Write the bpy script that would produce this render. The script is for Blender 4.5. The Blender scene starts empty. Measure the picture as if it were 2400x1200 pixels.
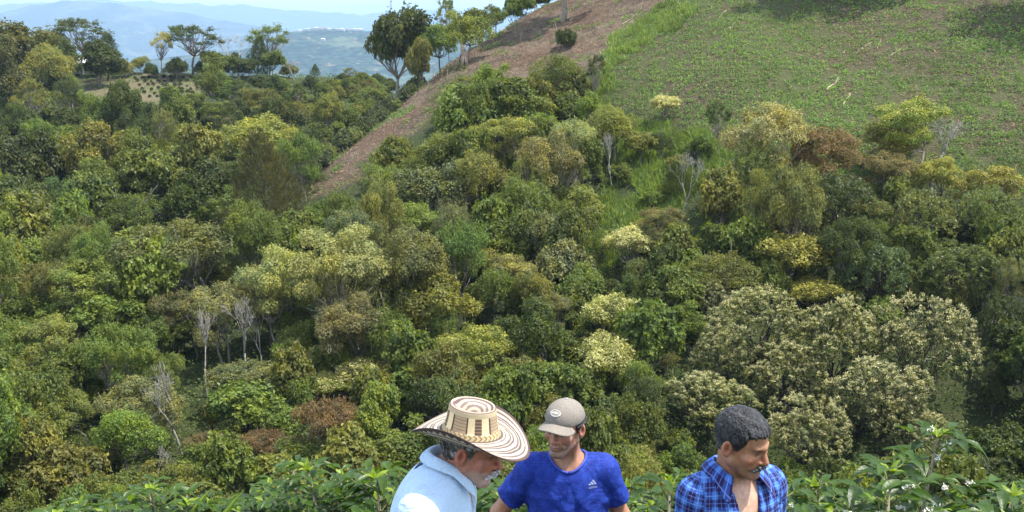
import bpy, math, random
import numpy as np
from mathutils import Vector, Matrix, Euler
random.seed(7); RS = np.random.RandomState(11)
scene = bpy.context.scene
COL = scene.collection
R = math.radians

# ------------------------------------------------------------------ camera model
F = 2600.0; PITCH = R(10.2); SP, CP = math.sin(PITCH), math.cos(PITCH)
def ray(px, py):
    u = (px-1200)/F; v = (600-py)/F
    return np.array([u, CP+v*SP, -SP+v*CP])
def at(px, py, Y):
    d = ray(px, py); return d*(Y/d[1])
def project(P):
    P = np.asarray(P, float); x, y, z = P[..., 0], P[..., 1], P[..., 2]
    f = y*CP - z*SP; up = y*SP + z*CP; f = np.where(f < .1, .1, f)
    return 1200+F*x/f, 600-F*up/f

cam = bpy.data.objects.new('camera', bpy.data.cameras.new('camera'))
COL.objects.link(cam); cam.rotation_euler = (R(90)-PITCH, 0, 0)
cam.data.sensor_width = 36; cam.data.lens = 36*F/2400; cam.data.clip_end = 40000; cam.data.clip_start = .1
scene.camera = cam

# ------------------------------------------------------------------ object helpers
def tag(o, label=None, cat=None, group=None, kind=None):
    if label: o['label'] = label
    if cat: o['category'] = cat
    if group: o['group'] = group
    if kind: o['kind'] = kind
    return o
def empty(name, loc=(0, 0, 0), rz=0, scale=(1, 1, 1)):
    o = bpy.data.objects.new(name, None); COL.objects.link(o)
    o.location = loc; o.rotation_euler = (0, 0, rz); o.scale = scale; o.empty_display_size = .1
    return o
def mesh_np(name, V, faces, mat=None, smooth=False, attrs=None, cols=None, uv=None):
    """faces: int array (n,k) or list of such arrays"""
    if not isinstance(faces, (list, tuple)): faces = [faces]
    faces = [np.asarray(f, np.int32) for f in faces if len(f)]
    V = np.asarray(V, np.float32)
    me = bpy.data.meshes.new(name)
    me.vertices.add(len(V)); me.vertices.foreach_set('co', V.ravel())
    nl = sum(f.size for f in faces); npoly = sum(len(f) for f in faces)
    me.loops.add(nl); me.polygons.add(npoly)
    li = np.concatenate([f.ravel() for f in faces])
    tot = np.concatenate([np.full(len(f), f.shape[1], np.int32) for f in faces])
    st = np.concatenate([[0], np.cumsum(tot)[:-1]]).astype(np.int32)
    me.loops.foreach_set('vertex_index', li)
    me.polygons.foreach_set('loop_start', st); me.polygons.foreach_set('loop_total', tot)
    me.polygons.foreach_set('use_smooth', np.full(npoly, smooth, bool))
    for k, a in (attrs or {}).items():
        at_ = me.attributes.new(k, 'FLOAT', 'POINT'); at_.data.foreach_set('value', np.asarray(a, np.float32))
    if cols is not None:
        at_ = me.attributes.new('col', 'FLOAT_COLOR', 'POINT')
        c4 = np.ones((len(V), 4), np.float32); c4[:, :3] = cols; at_.data.foreach_set('color', c4.ravel())
    if uv is not None:
        at_ = me.attributes.new('puv', 'FLOAT_VECTOR', 'POINT')
        u3 = np.zeros((len(V), 3), np.float32); u3[:, :2] = uv; at_.data.foreach_set('vector', u3.ravel())
    me.update(calc_edges=True)
    if mat: me.materials.append(mat)
    return me
def link(name, me, parent=None, loc=None):
    o = bpy.data.objects.new(name, me); COL.objects.link(o)
    if parent: o.parent = parent
    if loc is not None: o.location = loc
    return o
def copy_tree(o, parent=None):
    c = o.copy(); COL.objects.link(c); c.parent = parent
    for ch in list(o.children): copy_tree(ch, c)
    return c
class MB:
    """collects geometry with per-vertex colour"""
    def __init__(s): s.V = []; s.F = {3: [], 4: []}; s.C = []; s.n = 0
    def add(s, V, Fc, col=(1, 1, 1)):
        V = np.asarray(V, float); s.V.append(V)
        for f in (Fc if isinstance(Fc, list) else [Fc]):
            f = np.asarray(f, int)
            if f.size: s.F[f.shape[1]].append(f+s.n)
        c = np.asarray(col, float)
        s.C.append(np.tile(c, (len(V), 1)) if c.ndim == 1 else c); s.n += len(V)
    def tube(s, pts, rad, sides=6, col=(1, 1, 1)):
        pts = np.asarray(pts, float); n = len(pts); rad = np.broadcast_to(np.asarray(rad, float), (n,))
        T = np.gradient(pts, axis=0); T /= np.linalg.norm(T, axis=1)[:, None]+1e-9
        ref = np.array([0.31, .95, .1]); a = np.cross(T, ref); a /= np.linalg.norm(a, axis=1)[:, None]+1e-9
        b = np.cross(T, a); ph = np.arange(sides)*2*np.pi/sides
        ring = pts[:, None, :]+rad[:, None, None]*(a[:, None, :]*np.cos(ph)[None, :, None]+b[:, None, :]*np.sin(ph)[None, :, None])
        V = np.concatenate([ring.reshape(-1, 3), pts[:1], pts[-1:]])
        i = np.arange(n-1)[:, None]*sides; j = np.arange(sides)[None]; k = (j+1) % sides
        q = np.stack([i+j, i+k, i+sides+k, i+sides+j], -1).reshape(-1, 4)
        jj = np.arange(sides); kk = (jj+1) % sides
        t1 = np.stack([kk, jj, np.full(sides, n*sides)], -1)
        t2 = np.stack([(n-1)*sides+jj, (n-1)*sides+kk, np.full(sides, n*sides+1)], -1)
        s.add(V, [q, np.concatenate([t1, t2])], col)
    def box(s, c, size, rz=0, col=(1, 1, 1), tilt=None):
        x, y, z = np.asarray(size)/2
        V = np.array([[i*x, j*y, k*z] for k in (-1, 1) for j in (-1, 1) for i in (-1, 1)], float)
        ca, sa = math.cos(rz), math.sin(rz)
        V = V@np.array([[ca, sa, 0], [-sa, ca, 0], [0, 0, 1]])
        if tilt is not None: V = V@np.array(tilt.to_3x3().transposed())
        s.add(V+np.asarray(c), np.array([[0, 2, 3, 1], [4, 5, 7, 6], [0, 1, 5, 4], [2, 6, 7, 3], [0, 4, 6, 2], [1, 3, 7, 5]]), col)
    def mesh(s, name, mat, smooth=False):
        fs = [np.concatenate(s.F[k]) for k in (3, 4) if s.F[k]]
        return mesh_np(name, np.concatenate(s.V), fs, mat, smooth, cols=np.concatenate(s.C))

# ------------------------------------------------------------------ materials
def new_mat(name):
    m = bpy.data.materials.new(name); m.use_nodes = True
    nt = m.node_tree; nt.nodes.clear()
    return m, nt
def N(nt, t, **kw):
    n = nt.nodes.new(t)
    for k, v in kw.items():
        if k.startswith('i_'):
            key = k[2:]; n.inputs[int(key) if key.isdigit() else key.replace('_', ' ')].default_value = v
        else: setattr(n, k, v)
    return n
def L(nt, a, b): nt.links.new(a, b)
def mixc(nt, fac, a, b, mode='MIX'):
    n = N(nt, 'ShaderNodeMix', data_type='RGBA', blend_type=mode)
    for sock, v in ((n.inputs['Factor'], fac), (n.inputs[6], a), (n.inputs[7], b)):
        if hasattr(v, 'is_output') or isinstance(v, bpy.types.NodeSocket): L(nt, v, sock)
        elif isinstance(v, (int, float)): sock.default_value = v
        else: sock.default_value = (*v, 1)
    return n.outputs[2]
def ramp(nt, fac, stops):
    n = N(nt, 'ShaderNodeValToRGB'); e = n.color_ramp.elements
    while len(e) < len(stops): e.new(.5)
    for el, (p, c) in zip(e, stops):
        el.position = p; el.color = (c, c, c, 1) if isinstance(c, (int, float)) else (*c, 1)
    L(nt, fac, n.inputs[0]); return n.outputs[0]
def noise(nt, scale, detail=4, vec=None, rough=.55, out=0):
    n = N(nt, 'ShaderNodeTexNoise', i_Scale=scale, i_Detail=detail, i_Roughness=rough)
    if vec is not None: L(nt, vec, n.inputs['Vector'])
    return n.outputs[out]
def objco(nt): return N(nt, 'ShaderNodeTexCoord').outputs['Object']
def finish(nt, bsdf):
    o = N(nt, 'ShaderNodeOutputMaterial'); L(nt, bsdf, o.inputs[0])
def principled(nt, col, rough=.6, spec=.5, bump=None, bstr=.3, bdist=.01, **kw):
    p = N(nt, 'ShaderNodeBsdfPrincipled', i_Roughness=rough)
    p.inputs['Specular IOR Level'].default_value = spec
    for k, v in kw.items(): p.inputs[k.replace('_', ' ')].default_value = v
    if isinstance(col, bpy.types.NodeSocket): L(nt, col, p.inputs['Base Color'])
    else: p.inputs['Base Color'].default_value = (*col, 1)
    if bump is not None:
        b = N(nt, 'ShaderNodeBump', i_Strength=bstr, i_Distance=bdist); L(nt, bump, b.inputs['Height']); L(nt, b.outputs[0], p.inputs['Normal'])
    return p.outputs[0]
def vcol_mat(name, rough=.7, spec=.3, nscale=30, namt=.25, bump=.3, bdist=.01, fade=None):
    m, nt = new_mat(name); c = N(nt, 'ShaderNodeAttribute', attribute_name='col').outputs['Color']
    nz = noise(nt, nscale, 5, objco(nt))
    k = ramp(nt, nz, [(.3, 1-namt), (.7, 1+namt*.6)])
    finish(nt, principled(nt, mixc(nt, 1.0, c, k, 'MULTIPLY'), rough, spec, nz, bump, bdist)); return m
def leaf_mat(name, flower=None, rough=.5, spec=.3, transl=.42, var=.5, hue=(1.25, 1.0, .55), mottle=True):
    """leaf colour comes from the object's own colour, varied leaf by leaf; 'tip' marks blossom / new growth"""
    m, nt = new_mat(name)
    oi = N(nt, 'ShaderNodeObjectInfo')
    lv = N(nt, 'ShaderNodeAttribute', attribute_name='lv').outputs['Fac']
    k = ramp(nt, lv, [(0, 1-var), (1, 1+var)])
    c = mixc(nt, 1.0, oi.outputs['Color'], k, 'MULTIPLY')
    warm = mixc(nt, 1.0, c, hue, 'MULTIPLY')
    f2 = N(nt, 'ShaderNodeMath', operation='PINGPONG', i_1=.5); mm = N(nt, 'ShaderNodeMath', operation='MULTIPLY', i_1=7.3)
    L(nt, lv, mm.inputs[0]); L(nt, mm.outputs[0], f2.inputs[0])
    c = mixc(nt, f2.outputs[0], c, warm)
    nz = N(nt, 'ShaderNodeTexNoise', noise_dimensions='4D', i_Scale=2.3, i_Detail=2); L(nt, objco(nt), nz.inputs['Vector']); wm = N(nt, 'ShaderNodeMath', operation='MULTIPLY', i_1=40.0); L(nt, oi.outputs['Random'], wm.inputs[0]); L(nt, wm.outputs[0], nz.inputs['W'])
    if mottle: c = mixc(nt, 1.0, c, ramp(nt, nz.outputs[0], [(.36, (.80, .90, 1.0)), (.5, (1.04, 1.04, 1)), (.64, (1.28, 1.20, .8))]), 'MULTIPLY')
    if flower:
        tip = N(nt, 'ShaderNodeAttribute', attribute_name='tip').outputs['Fac']
        fc = mixc(nt, 1.0, flower, k, 'MULTIPLY')
        c = mixc(nt, tip, c, fc)
    p = principled(nt, c, rough, spec)
    t = N(nt, 'ShaderNodeBsdfTranslucent'); L(nt, mixc(nt, 1.0, c, (1.3, 1.35, .6), 'MULTIPLY'), t.inputs[0])
    mx = N(nt, 'ShaderNodeMixShader', i_0=transl); L(nt, p, mx.inputs[1]); L(nt, t.outputs[0], mx.inputs[2])
    finish(nt, mx.outputs[0]); return m
BARK = vcol_mat('bark', .85, .2, 9, .35, .5, .03)
LEAF = leaf_mat('leaf')
LEAF_FINE = leaf_mat('fine_leaf', rough=.6, spec=.25, transl=.3, var=.35, hue=(1.03, 1, .75))
LEAF_CREAM = leaf_mat('leaf_cream_blossom', flower=(.56, .53, .24), rough=.5)
LEAF_MANGO = leaf_mat('leaf_pink_blossom', flower=(.53, .48, .25), rough=.45, spec=.35, transl=.2)
LEAF_YELLOW = leaf_mat('leaf_yellow_blossom', flower=(.42, .38, .09), rough=.5)
LEAF_RED = leaf_mat('leaf_red_growth', flower=(.19, .10, .05), rough=.5)
LEAF_GLOSSY = leaf_mat('glossy_leaf', rough=.42, spec=.45, transl=.2)

# ------------------------------------------------------------------ terrain
NEAR = [(-40, 8), (0, -1.65), (3, -2.62), (4, -3.0), (5, -3.32), (6, -3.66), (8, -4.4), (12, -6.5), (20, -12), (30, -18), (40, -20.3)]
END = [(400, -62), (640, -80)]
COLS = [
 (-3300, [(60, -16), (100, -8), (150, 2), (200, 8), (300, 2)]),
 (-1500, [(60, -18), (100, -10), (150, -2), (200, 4), (260, -4)]),
 (-400, [(56, -19), (70, -17), (100, -13), (140, -7), (185, -1), (210, -4)]),
 (0, [(56, -19.2), (66, -17.2), (85, -15.3), (118, -12), (155, -6.8), (185, -2.4), (203, -4)]),
 (400, [(56, -19.2), (66, -17.2), (85, -15.3), (118, -12), (150, -7.2), (185, -2.6), (203, -5)]),
 (600, [(55, -19), (70, -16.5), (90, -14.5), (115, -12.5), (150, -7.5), (185, -2.9), (205, -6)]),
 (700, [(55, -19), (70, -16), (90, -12.7), (98, -12), (108, -13.8), (125, -12), (155, -7), (185, -3.1), (205, -7)]),
 (800, [(55, -19), (70, -15.5), (102, -8.0), (112, -11.2), (130, -11), (160, -6.5), (188, -3.4), (205, -7)]),
 (900, [(55, -19), (70, -15), (108, -5.4), (118, -8.8), (135, -9), (165, -6), (190, -4), (205, -8)]),
 (1000, [(55, -19), (70, -14.5), (90, -8), (115, -1.2), (125, -4), (150, -6), (190, -10)]),
 (1100, [(55, -18.5), (70, -14), (90, -7), (122, 1.9), (132, -1), (160, -6), (200, -14)]),
 (1180, [(55, -18.5), (70, -13.5), (90, -6), (128, 4.8), (138, 3), (160, -2), (200, -14)]),
 (1300, [(55, -18.5), (70, -13), (95, -3.2), (115, 2.5), (132, 6.3), (145, 6), (200, -10)]),
 (1450, [(55, -18.3), (70, -12.5), (90, -4), (110, 3), (125, 8), (150, 13), (190, 8)]),
 (1700, [(50, -19.5), (60, -15.5), (75, -8.5), (88, -2), (105, 5), (125, 13), (150, 20), (200, 20)]),
 (2000, [(50, -19.2), (60, -15), (78, -5.8), (103, 5), (125, 15), (150, 24), (200, 28)]),
 (2400, [(50, -19), (60, -14), (78, -4), (100, 7), (125, 18), (150, 27), (200, 34)]),
 (3200, [(50, -18), (60, -12), (78, -2), (100, 9), (125, 20), (150, 30), (200, 40)]),
 (5600, [(50, -16), (60, -10), (78, 0), (100, 11), (125, 22), (150, 32), (200, 42)])]
_ys = np.arange(-40, 641, 1.0)
_ss = np.linspace(-1.72, 1.72, 345)
_prof = np.array([np.interp(_ys, *zip(*(NEAR+c[1]+END))) for c in COLS])
_cs = np.array([(c[0]-1200)/F for c in COLS])
_Z = np.array([np.interp(_ss, _cs, _prof[:, i]) for i in range(len(_ys))]).T   # (s, y)
def _blur(a, ax, k):
    p = np.concatenate([np.repeat(a.take([0], ax), k, ax), a, np.repeat(a.take([-1], ax), k, ax)], ax)
    c = np.cumsum(p, ax); n = 2*k+1; z = np.zeros_like(c.take([0], ax)); c = np.concatenate([z, c], ax)
    return (np.take(c, np.arange(n, n+a.shape[ax]), ax)-np.take(c, np.arange(0, a.shape[ax]), ax))/n
_Zs = _blur(_blur(_Z, 0, 3), 0, 2); _Zb = _blur(_Zs, 1, 2)
_w = np.clip((_ys-34)/8, 0, 1); _Z = _Zs*(1-_w)+_Zb*_w
def vnoise(x, y, seed=0):
    xi, yi = np.floor(x).astype(np.int64), np.floor(y).astype(np.int64); fx, fy = x-xi, y-yi
    fx = fx*fx*(3-2*fx); fy = fy*fy*(3-2*fy)
    def h(a, b):
        n = (a*374761393+b*668265263+seed*982451653) & 0x7fffffff; n = ((n ^ (n >> 13))*1274126177) & 0x7fffffff
        return ((n ^ (n >> 16)) & 0xffff)/65535.0
    return (h(xi, yi)*(1-fx)+h(xi+1, yi)*fx)*(1-fy)+(h(xi, yi+1)*(1-fx)+h(xi+1, yi+1)*fx)*fy
def fbm(x, y, seed=0, o=4):
    s = 0; a = .5
    for i in range(o): s = s+a*vnoise(x*2**i, y*2**i, seed+i); a *= .5
    return s
def H(x, y):
    x = np.asarray(x, float); y = np.asarray(y, float)
    s = np.clip(x/np.maximum(y, 30), -1.7199, 1.7199); yy = np.clip(y, -40, 639.9)
    si = (s-_ss[0])/(_ss[1]-_ss[0]); yi = yy+40
    a = si.astype(int); b = yi.astype(int); fa = si-a; fb = yi-b
    z = (_Z[a, b]*(1-fa)+_Z[a+1, b]*fa)*(1-fb)+(_Z[a, b+1]*(1-fa)+_Z[a+1, b+1]*fa)*fb
    am = np.clip((y-30)/20, 0, 1)
    return z+am*((fbm(x/9, y/9, 3)-.47)*1.6+(fbm(x/1.7, y/1.7, 9, 2)-.37)*.22)
def hit(px, py, h=0.0, y0=33, y1=420):
    Y = np.arange(y0, y1, .25); d = ray(px, py); P = d[None]*(Y/d[1])[:, None]
    below = P[:, 2] < H(P[:, 0], P[:, 1])+h
    i = np.argmax(below)
    return P[i] if below[i] else None
def inpoly(px, py, poly):
    px = np.asarray(px); py = np.asarray(py); r = np.zeros(px.shape, bool); n = len(poly)
    for i in range(n):
        x1, y1 = poly[i]; x2, y2 = poly[(i+1) % n]
        c = ((y1 > py) != (y2 > py)) & (px < (x2-x1)*(py-y1)/((y2-y1) or 1e-9)+x1); r ^= c
    return r
# patches of differing ground cover (the edges of the cleared plots)
PATCH = {
 'bare': [(715, 470), (735, 420), (800, 335), (900, 250), (960, 165), (1040, 105), (1150, 55), (1200, -60), (1640, -60), (1545, 35), (1500, 60), (1450, 110), (1400, 150), (1330, 160), (1200, 200), (1080, 170), (1030, 220), (985, 300), (900, 330), (860, 400), (800, 440)],
 'field': [(1640, -60), (1545, 35), (1500, 60), (1440, 130), (1420, 230), (1600, 300), (1700, 340), (2000, 420), (2300, 460), (2600, 460), (2600, -400), (1640, -400)],
 'plot': [(170, 190), (330, 170), (490, 180), (480, 215), (370, 245), (330, 280), (160, 235)],
 'gully': [(1425, 105), (1490, 55), (1580, 10), (1630, 20), (1570, 75), (1490, 120), (1440, 160), (1420, 235), (1440, 290), (1560, 290), (1660, 320), (1720, 370), (1640, 450), (1560, 510), (1490, 610), (1370, 660), (1385, 520), (1440, 400), (1370, 310), (1360, 250), (1400, 190)]}
def patch(P, name):
    px, py = project(P); jx = (vnoise(P[..., 0]/2.2, P[..., 1]/2.2, 21)-.5)*30
    m = inpoly(px+jx, py+jx*.6, PATCH[name])
    if name == 'plot': return m & (P[..., 1] > 140)
    return m & (P[..., 1] < 160) & (P[..., 1] > 45)

ys = np.concatenate([np.arange(-40, 30, 1.0), np.arange(30, 220, .7), np.arange(220, 640, 8)])
as_ = np.linspace(-1.7, 1.7, 440)
YY, AA = np.meshgrid(ys, as_, indexing='ij'); XX = AA*np.maximum(YY, 30)
TP = np.stack([XX, YY, H(XX, YY)], -1).reshape(-1, 3)
ni, nj = len(ys), len(as_)
i, j = np.meshgrid(np.arange(ni-1), np.arange(nj-1), indexing='ij'); k = i*nj+j
TF = np.stack([k, k+1, k+nj+1, k+nj], -1).reshape(-1, 4)
def soft(name):
    a = patch(TP, name).astype(float).reshape(ni, nj); return _blur(_blur(a, 0, 1), 1, 1).ravel()
m, nt = new_mat('hill_soil'); co = objco(nt)
w = {k: N(nt, 'ShaderNodeAttribute', attribute_name=k).outputs['Fac'] for k in ('bare', 'field', 'plot')}
n1 = noise(nt, 1.3, 8, co, .7); n2 = noise(nt, .16, 4, co); n3 = noise(nt, 5, 5, co, .7)
und = mixc(nt, ramp(nt, n1, [(.35, 0), (.65, 1)]), (.030, .045, .014), (.06, .065, .028))
straw = mixc(nt, ramp(nt, n1, [(.3, 0), (.7, 1)]), (.060, .043, .030), (.180, .138, .098))
straw = mixc(nt, ramp(nt, n2, [(.45, 0), (.62, .75)]), straw, (.095, .055, .034))
nb_ = noise(nt, .45, 3, co); straw = mixc(nt, ramp(nt, nb_, [(.5, 0), (.62, .7)]), straw, (.055, .040, .027))  # broad darker patches: shade on the slope put into its colour
straw = mixc(nt, ramp(nt, n3, [(.55, 0), (.68, .7)]), straw, (.24, .19, .135))
fld = mixc(nt, ramp(nt, n3, [(.35, 0), (.66, 1)]), (.026, .032, .013), (.125, .10, .062))
fld = mixc(nt, ramp(nt, n2, [(.4, .65), (.6, 0)]), fld, (.07, .085, .03))
plt = mixc(nt, ramp(nt, n3, [(.3, 0), (.7, 1)]), (.07, .065, .032), (.19, .155, .10))
c = mixc(nt, w['bare'], und, straw); c = mixc(nt, w['field'], c, fld); c = mixc(nt, w['plot'], c, plt)
finish(nt, principled(nt, c, .95, .1, n3, .9, .25)); SOIL = m
g = link('hillside', mesh_np('hillside', TP, TF, SOIL, True, attrs={k: soft(k) for k in ('bare', 'field', 'plot')}))
tag(g, kind='structure')

# far country: valley floor and blue ridges, out to the horizon
FARH = [ # distance, (px, py) crest line, half thickness
 (3600, [(-900, 130), (300, 150), (620, 110), (680, 78), (760, 64), (850, 70), (1000, 78), (1200, 84), (1800, 90), (3000, 110)], 640),
 (9000, [(-1400, 60), (-300, 60), (0, 38), (90, 12), (200, 0), (330, 14), (480, 36), (590, 56), (680, 84), (900, 110), (1400, 120), (3000, 120)], 1900),
 (15500, [(-1400, 40), (0, 18), (250, 2), (420, 10), (560, 12), (700, 24), (860, 34), (1000, 26), (1200, 30), (1700, 20), (3000, 40)], 2800)]
ys2 = np.concatenate([np.arange(560, 6500, 45), np.arange(6500, 23000, 170)])
as2 = np.linspace(-1.9, 1.9, 640)
YY, AA = np.meshgrid(ys2, as2, indexing='ij'); XX = AA*YY
Zf = np.full(YY.shape, -90.0)+(fbm(XX/500, YY/500, 5)-.45)*70
for dist, crest, th in FARH:
    cp = np.array([((p-1200)/F, at(p, q, dist)[2]) for p, q in crest])
    zc = np.interp(AA, cp[:, 0], cp[:, 1])
    rr = (YY-dist-(fbm(AA*6, AA*0+dist, 8)-.5)*th*.5)/th
    Zf = np.maximum(Zf, -90+(zc+90)*np.exp(-rr*rr*1.6)*(1-.13*np.abs(rr)*fbm(XX/160, YY/420, 14)*1.6)+(fbm(XX/110, YY/110, 31)-.47)*dist*.006)
FP = np.stack([XX, YY, Zf], -1).reshape(-1, 3); ni, nj = len(ys2), len(as2)
i, j = np.meshgrid(np.arange(ni-1), np.arange(nj-1), indexing='ij'); k = i*nj+j
m, nt = new_mat('far_woods'); co = objco(nt)
v = N(nt, 'ShaderNodeTexVoronoi', i_Scale=.045); L(nt, co, v.inputs['Vector'])
a = noise(nt, .0045, 6, co, .65); b = noise(nt, .03, 5, co, .7)
c = mixc(nt, ramp(nt, v.outputs['Distance'], [(.1, 0), (.7, 1)]), (.035, .07, .03), (.006, .016, .010))
c = mixc(nt, ramp(nt, a, [(.52, 0), (.60, .8)]), c, (.10, .12, .06)); c = mixc(nt, ramp(nt, b, [(.60, 0), (.66, .8)]), c, (.30, .22, .14))
finish(nt, principled(nt, c, .95, .05, v.outputs['Distance'], .8, 6))
tag(link('hills', mesh_np('hills', FP, np.stack([k, k+1, k+nj+1, k+nj], -1).reshape(-1, 4), m, True)), kind='structure')

# haze: one closed box round everything
HZ = 1.45e-4
bx = MB(); bx.box((0, 11500, 420), (100000, 25000, 1180))
m, nt = new_mat('haze'); pv = N(nt, 'ShaderNodeVolumePrincipled'); pv.inputs['Color'].default_value = (.46, .70, 1, 1)
pv.inputs['Density'].default_value = HZ; pv.inputs['Anisotropy'].default_value = .1
o_ = N(nt, 'ShaderNodeOutputMaterial'); L(nt, pv.outputs[0], o_.inputs['Volume'])
HAZE = m; tag(link('haze', bx.mesh('haze', m)), kind='stuff')

# ------------------------------------------------------------------ light
SUND = Vector((.40, -.06, .91)).normalized()
sun = bpy.data.objects.new('sun', bpy.data.lights.new('sun', 'SUN')); COL.objects.link(sun)
sun.data.energy = 4.4; sun.data.angle = R(.5); sun.data.color = (1, .955, .88)
sun.rotation_euler = (-SUND).to_track_quat('-Z', 'Y').to_euler(); sun.location = (30, 0, 60)
w = bpy.data.worlds.new('World'); scene.world = w; w.use_nodes = True; nt = w.node_tree; nt.nodes.clear()
sky = N(nt, 'ShaderNodeTexSky', sky_type='NISHITA', sun_disc=False, air_density=1.0, dust_density=1.5)
sky.sun_elevation = math.asin(SUND.z); sky.sun_rotation = math.atan2(SUND.x, SUND.y)
tc = N(nt, 'ShaderNodeTexCoord'); mp = N(nt, 'ShaderNodeMapping'); mp.inputs['Scale'].default_value = (1, 1, 5); L(nt, tc.outputs['Generated'], mp.inputs[0])
cl = ramp(nt, noise(nt, 5.5, 7, mp.outputs[0], .6), [(.30, .6), (.52, 1)])
sp_ = N(nt, 'ShaderNodeSeparateXYZ'); L(nt, tc.outputs['Generated'], sp_.inputs[0])
lo = ramp(nt, sp_.outputs[2], [(.12, 1), (.45, .12)]); mu = N(nt, 'ShaderNodeMath', operation='MULTIPLY'); L(nt, cl, mu.inputs[0]); L(nt, lo, mu.inputs[1]); cl = mu.outputs[0]
skc = mixc(nt, cl, sky.outputs[0], (14, 13.8, 13.6))
bg = N(nt, 'ShaderNodeBackground', i_Strength=.135); L(nt, skc, bg.inputs[0]); ow = N(nt, 'ShaderNodeOutputWorld'); L(nt, bg.outputs[0], ow.inputs[0])
vs = scene.view_settings; vs.view_transform = 'Standard'; vs.look = 'None'; vs.exposure = 1.2; vs.gamma = 1
scene.cycles.max_bounces = 6; scene.cycles.diffuse_bounces = 3; scene.cycles.glossy_bounces = 2; scene.cycles.transmission_bounces = 3
scene.cycles.volume_bounces = 0; scene.cycles.use_denoising = True

# ------------------------------------------------------------------ foliage templates (unit crown radius, base at z = 0)
def unit(a): return a/(np.linalg.norm(a, axis=-1, keepdims=True)+1e-9)
def leaves(P, D, Nn, Ln, Wd, fold=.0):
    """rhombic leaves: P base point, D axis, Nn normal"""
    D = unit(D); S = unit(np.cross(D, Nn)); U = np.cross(S, D)
    Ln = np.broadcast_to(Ln, (len(P),))[:, None]; Wd = np.broadcast_to(Wd, (len(P),))[:, None]
    a = P; b = P+D*Ln*.45+S*Wd*.5+U*Wd*fold; c = P+D*Ln; d = P+D*Ln*.45-S*Wd*.5+U*Wd*fold
    V = np.stack([a, b, c, d], 1).reshape(-1, 3); return V, np.arange(len(P)*4).reshape(-1, 4)
def rdir(rs, n, zmin=-1.0):
    z = rs.uniform(zmin, 1, n); t = rs.uniform(0, 2*np.pi, n); r = np.sqrt(1-z*z)
    return np.stack([r*np.cos(t), r*np.sin(t), z], -1)
def clump_leaves(rs, C, Rr, per, size, aspect, flat=1.0, droop=0.0, fold=.15, tipamt=.0, zmin=-.55, tipz=.2, thick=(.72, 1.08), sprigs=170):
    """leaf shells over a set of clumps; leaves buried inside another clump are dropped"""
    allP, allN, allC = [], [], []
    if sprigs:                                    # shoots that break the outline
        qs = rs.randint(0, len(C), sprigs); ds = unit(rdir(rs, sprigs, -.3)+[0, 0, .25]); ln = rs.uniform(.04, .2, sprigs)
        t = rs.uniform(.0, 1, (sprigs, 14)); base = C[qs]+ds*(Rr[qs]*.9)[:, None]*np.array([1, 1, flat])
        allP.append((base[:, None]+ds[:, None]*(t*ln[:, None])[..., None]+rs.normal(0, .016, (sprigs, 14, 3))).reshape(-1, 3)); allN.append(np.repeat(ds, 14, 0)); allC.append(np.repeat(qs, 14))
    for q, (c, r) in enumerate(zip(C, Rr)):
        n = int(per*r*r*8); d = rdir(rs, n, zmin); rad = rs.uniform(*thick, n)*(1+.18*np.sin(d[:, 0]*5+q)*np.cos(d[:, 1]*6+q*2))
        P = c+d*(r*rad)[:, None]*np.array([1, 1, flat]); allP.append(P); allN.append(d); allC.append(np.full(n, q))
    P = np.concatenate(allP); Nn = np.concatenate(allN); Cq = np.concatenate(allC)
    keep = np.ones(len(P), bool)
    for q, (c, r) in enumerate(zip(C, Rr)):
        dd = (P-c)/np.array([1, 1, flat]); keep &= ~((np.linalg.norm(dd, axis=1) < r*.62) & (Cq != q))
    P, Nn, Cq = P[keep], Nn[keep], Cq[keep]; n = len(P)
    nn = unit(Nn*.7+np.array([0, 0, .55])+rs.normal(0, .55, (n, 3)))
    D = np.cross(nn, rs.normal(0, 1, (n, 3))); D = unit(D)+np.array([0, 0, -droop])
    sz = size*rs.uniform(.6, 1.25, n)
    V, Fc = leaves(P, D, nn, sz, sz*aspect, fold)
    cl = rs.uniform(-.22, .22, len(C))
    lv = np.clip(rs.beta(2.2, 2.2, n)+cl[Cq], 0, 1)
    up = np.clip((Nn[:, 2]-tipz)*2.2, 0, 1); pat = np.clip(vnoise(P[:, 0]*5+9, P[:, 1]*5+P[:, 2]*4, 5)*2-.45, 0, 1)
    tip = (rs.rand(n) < tipamt*up*(.35+.65*pat)).astype(float)*rs.uniform(.6, 1, n)
    return V, Fc, np.repeat(lv, 4), np.repeat(tip, 4), P
def limb(mb, rs, a, b, r0, r1, bow=.12, n=5, col=(.12, .1, .08), sides=5):
    a = np.asarray(a, float); b = np.asarray(b, float); t = np.linspace(0, 1, n)[:, None]
    off = rs.normal(0, bow*np.linalg.norm(b-a), 3); off[2] = -abs(off[2])*.6
    P = a*(1-t)+b*t+off*np.sin(t*np.pi); P[1:-1] += rs.normal(0, .015, (n-2, 3))
    mb.tube(P, np.linspace(r0, r1, n), sides, col); return P
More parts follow.
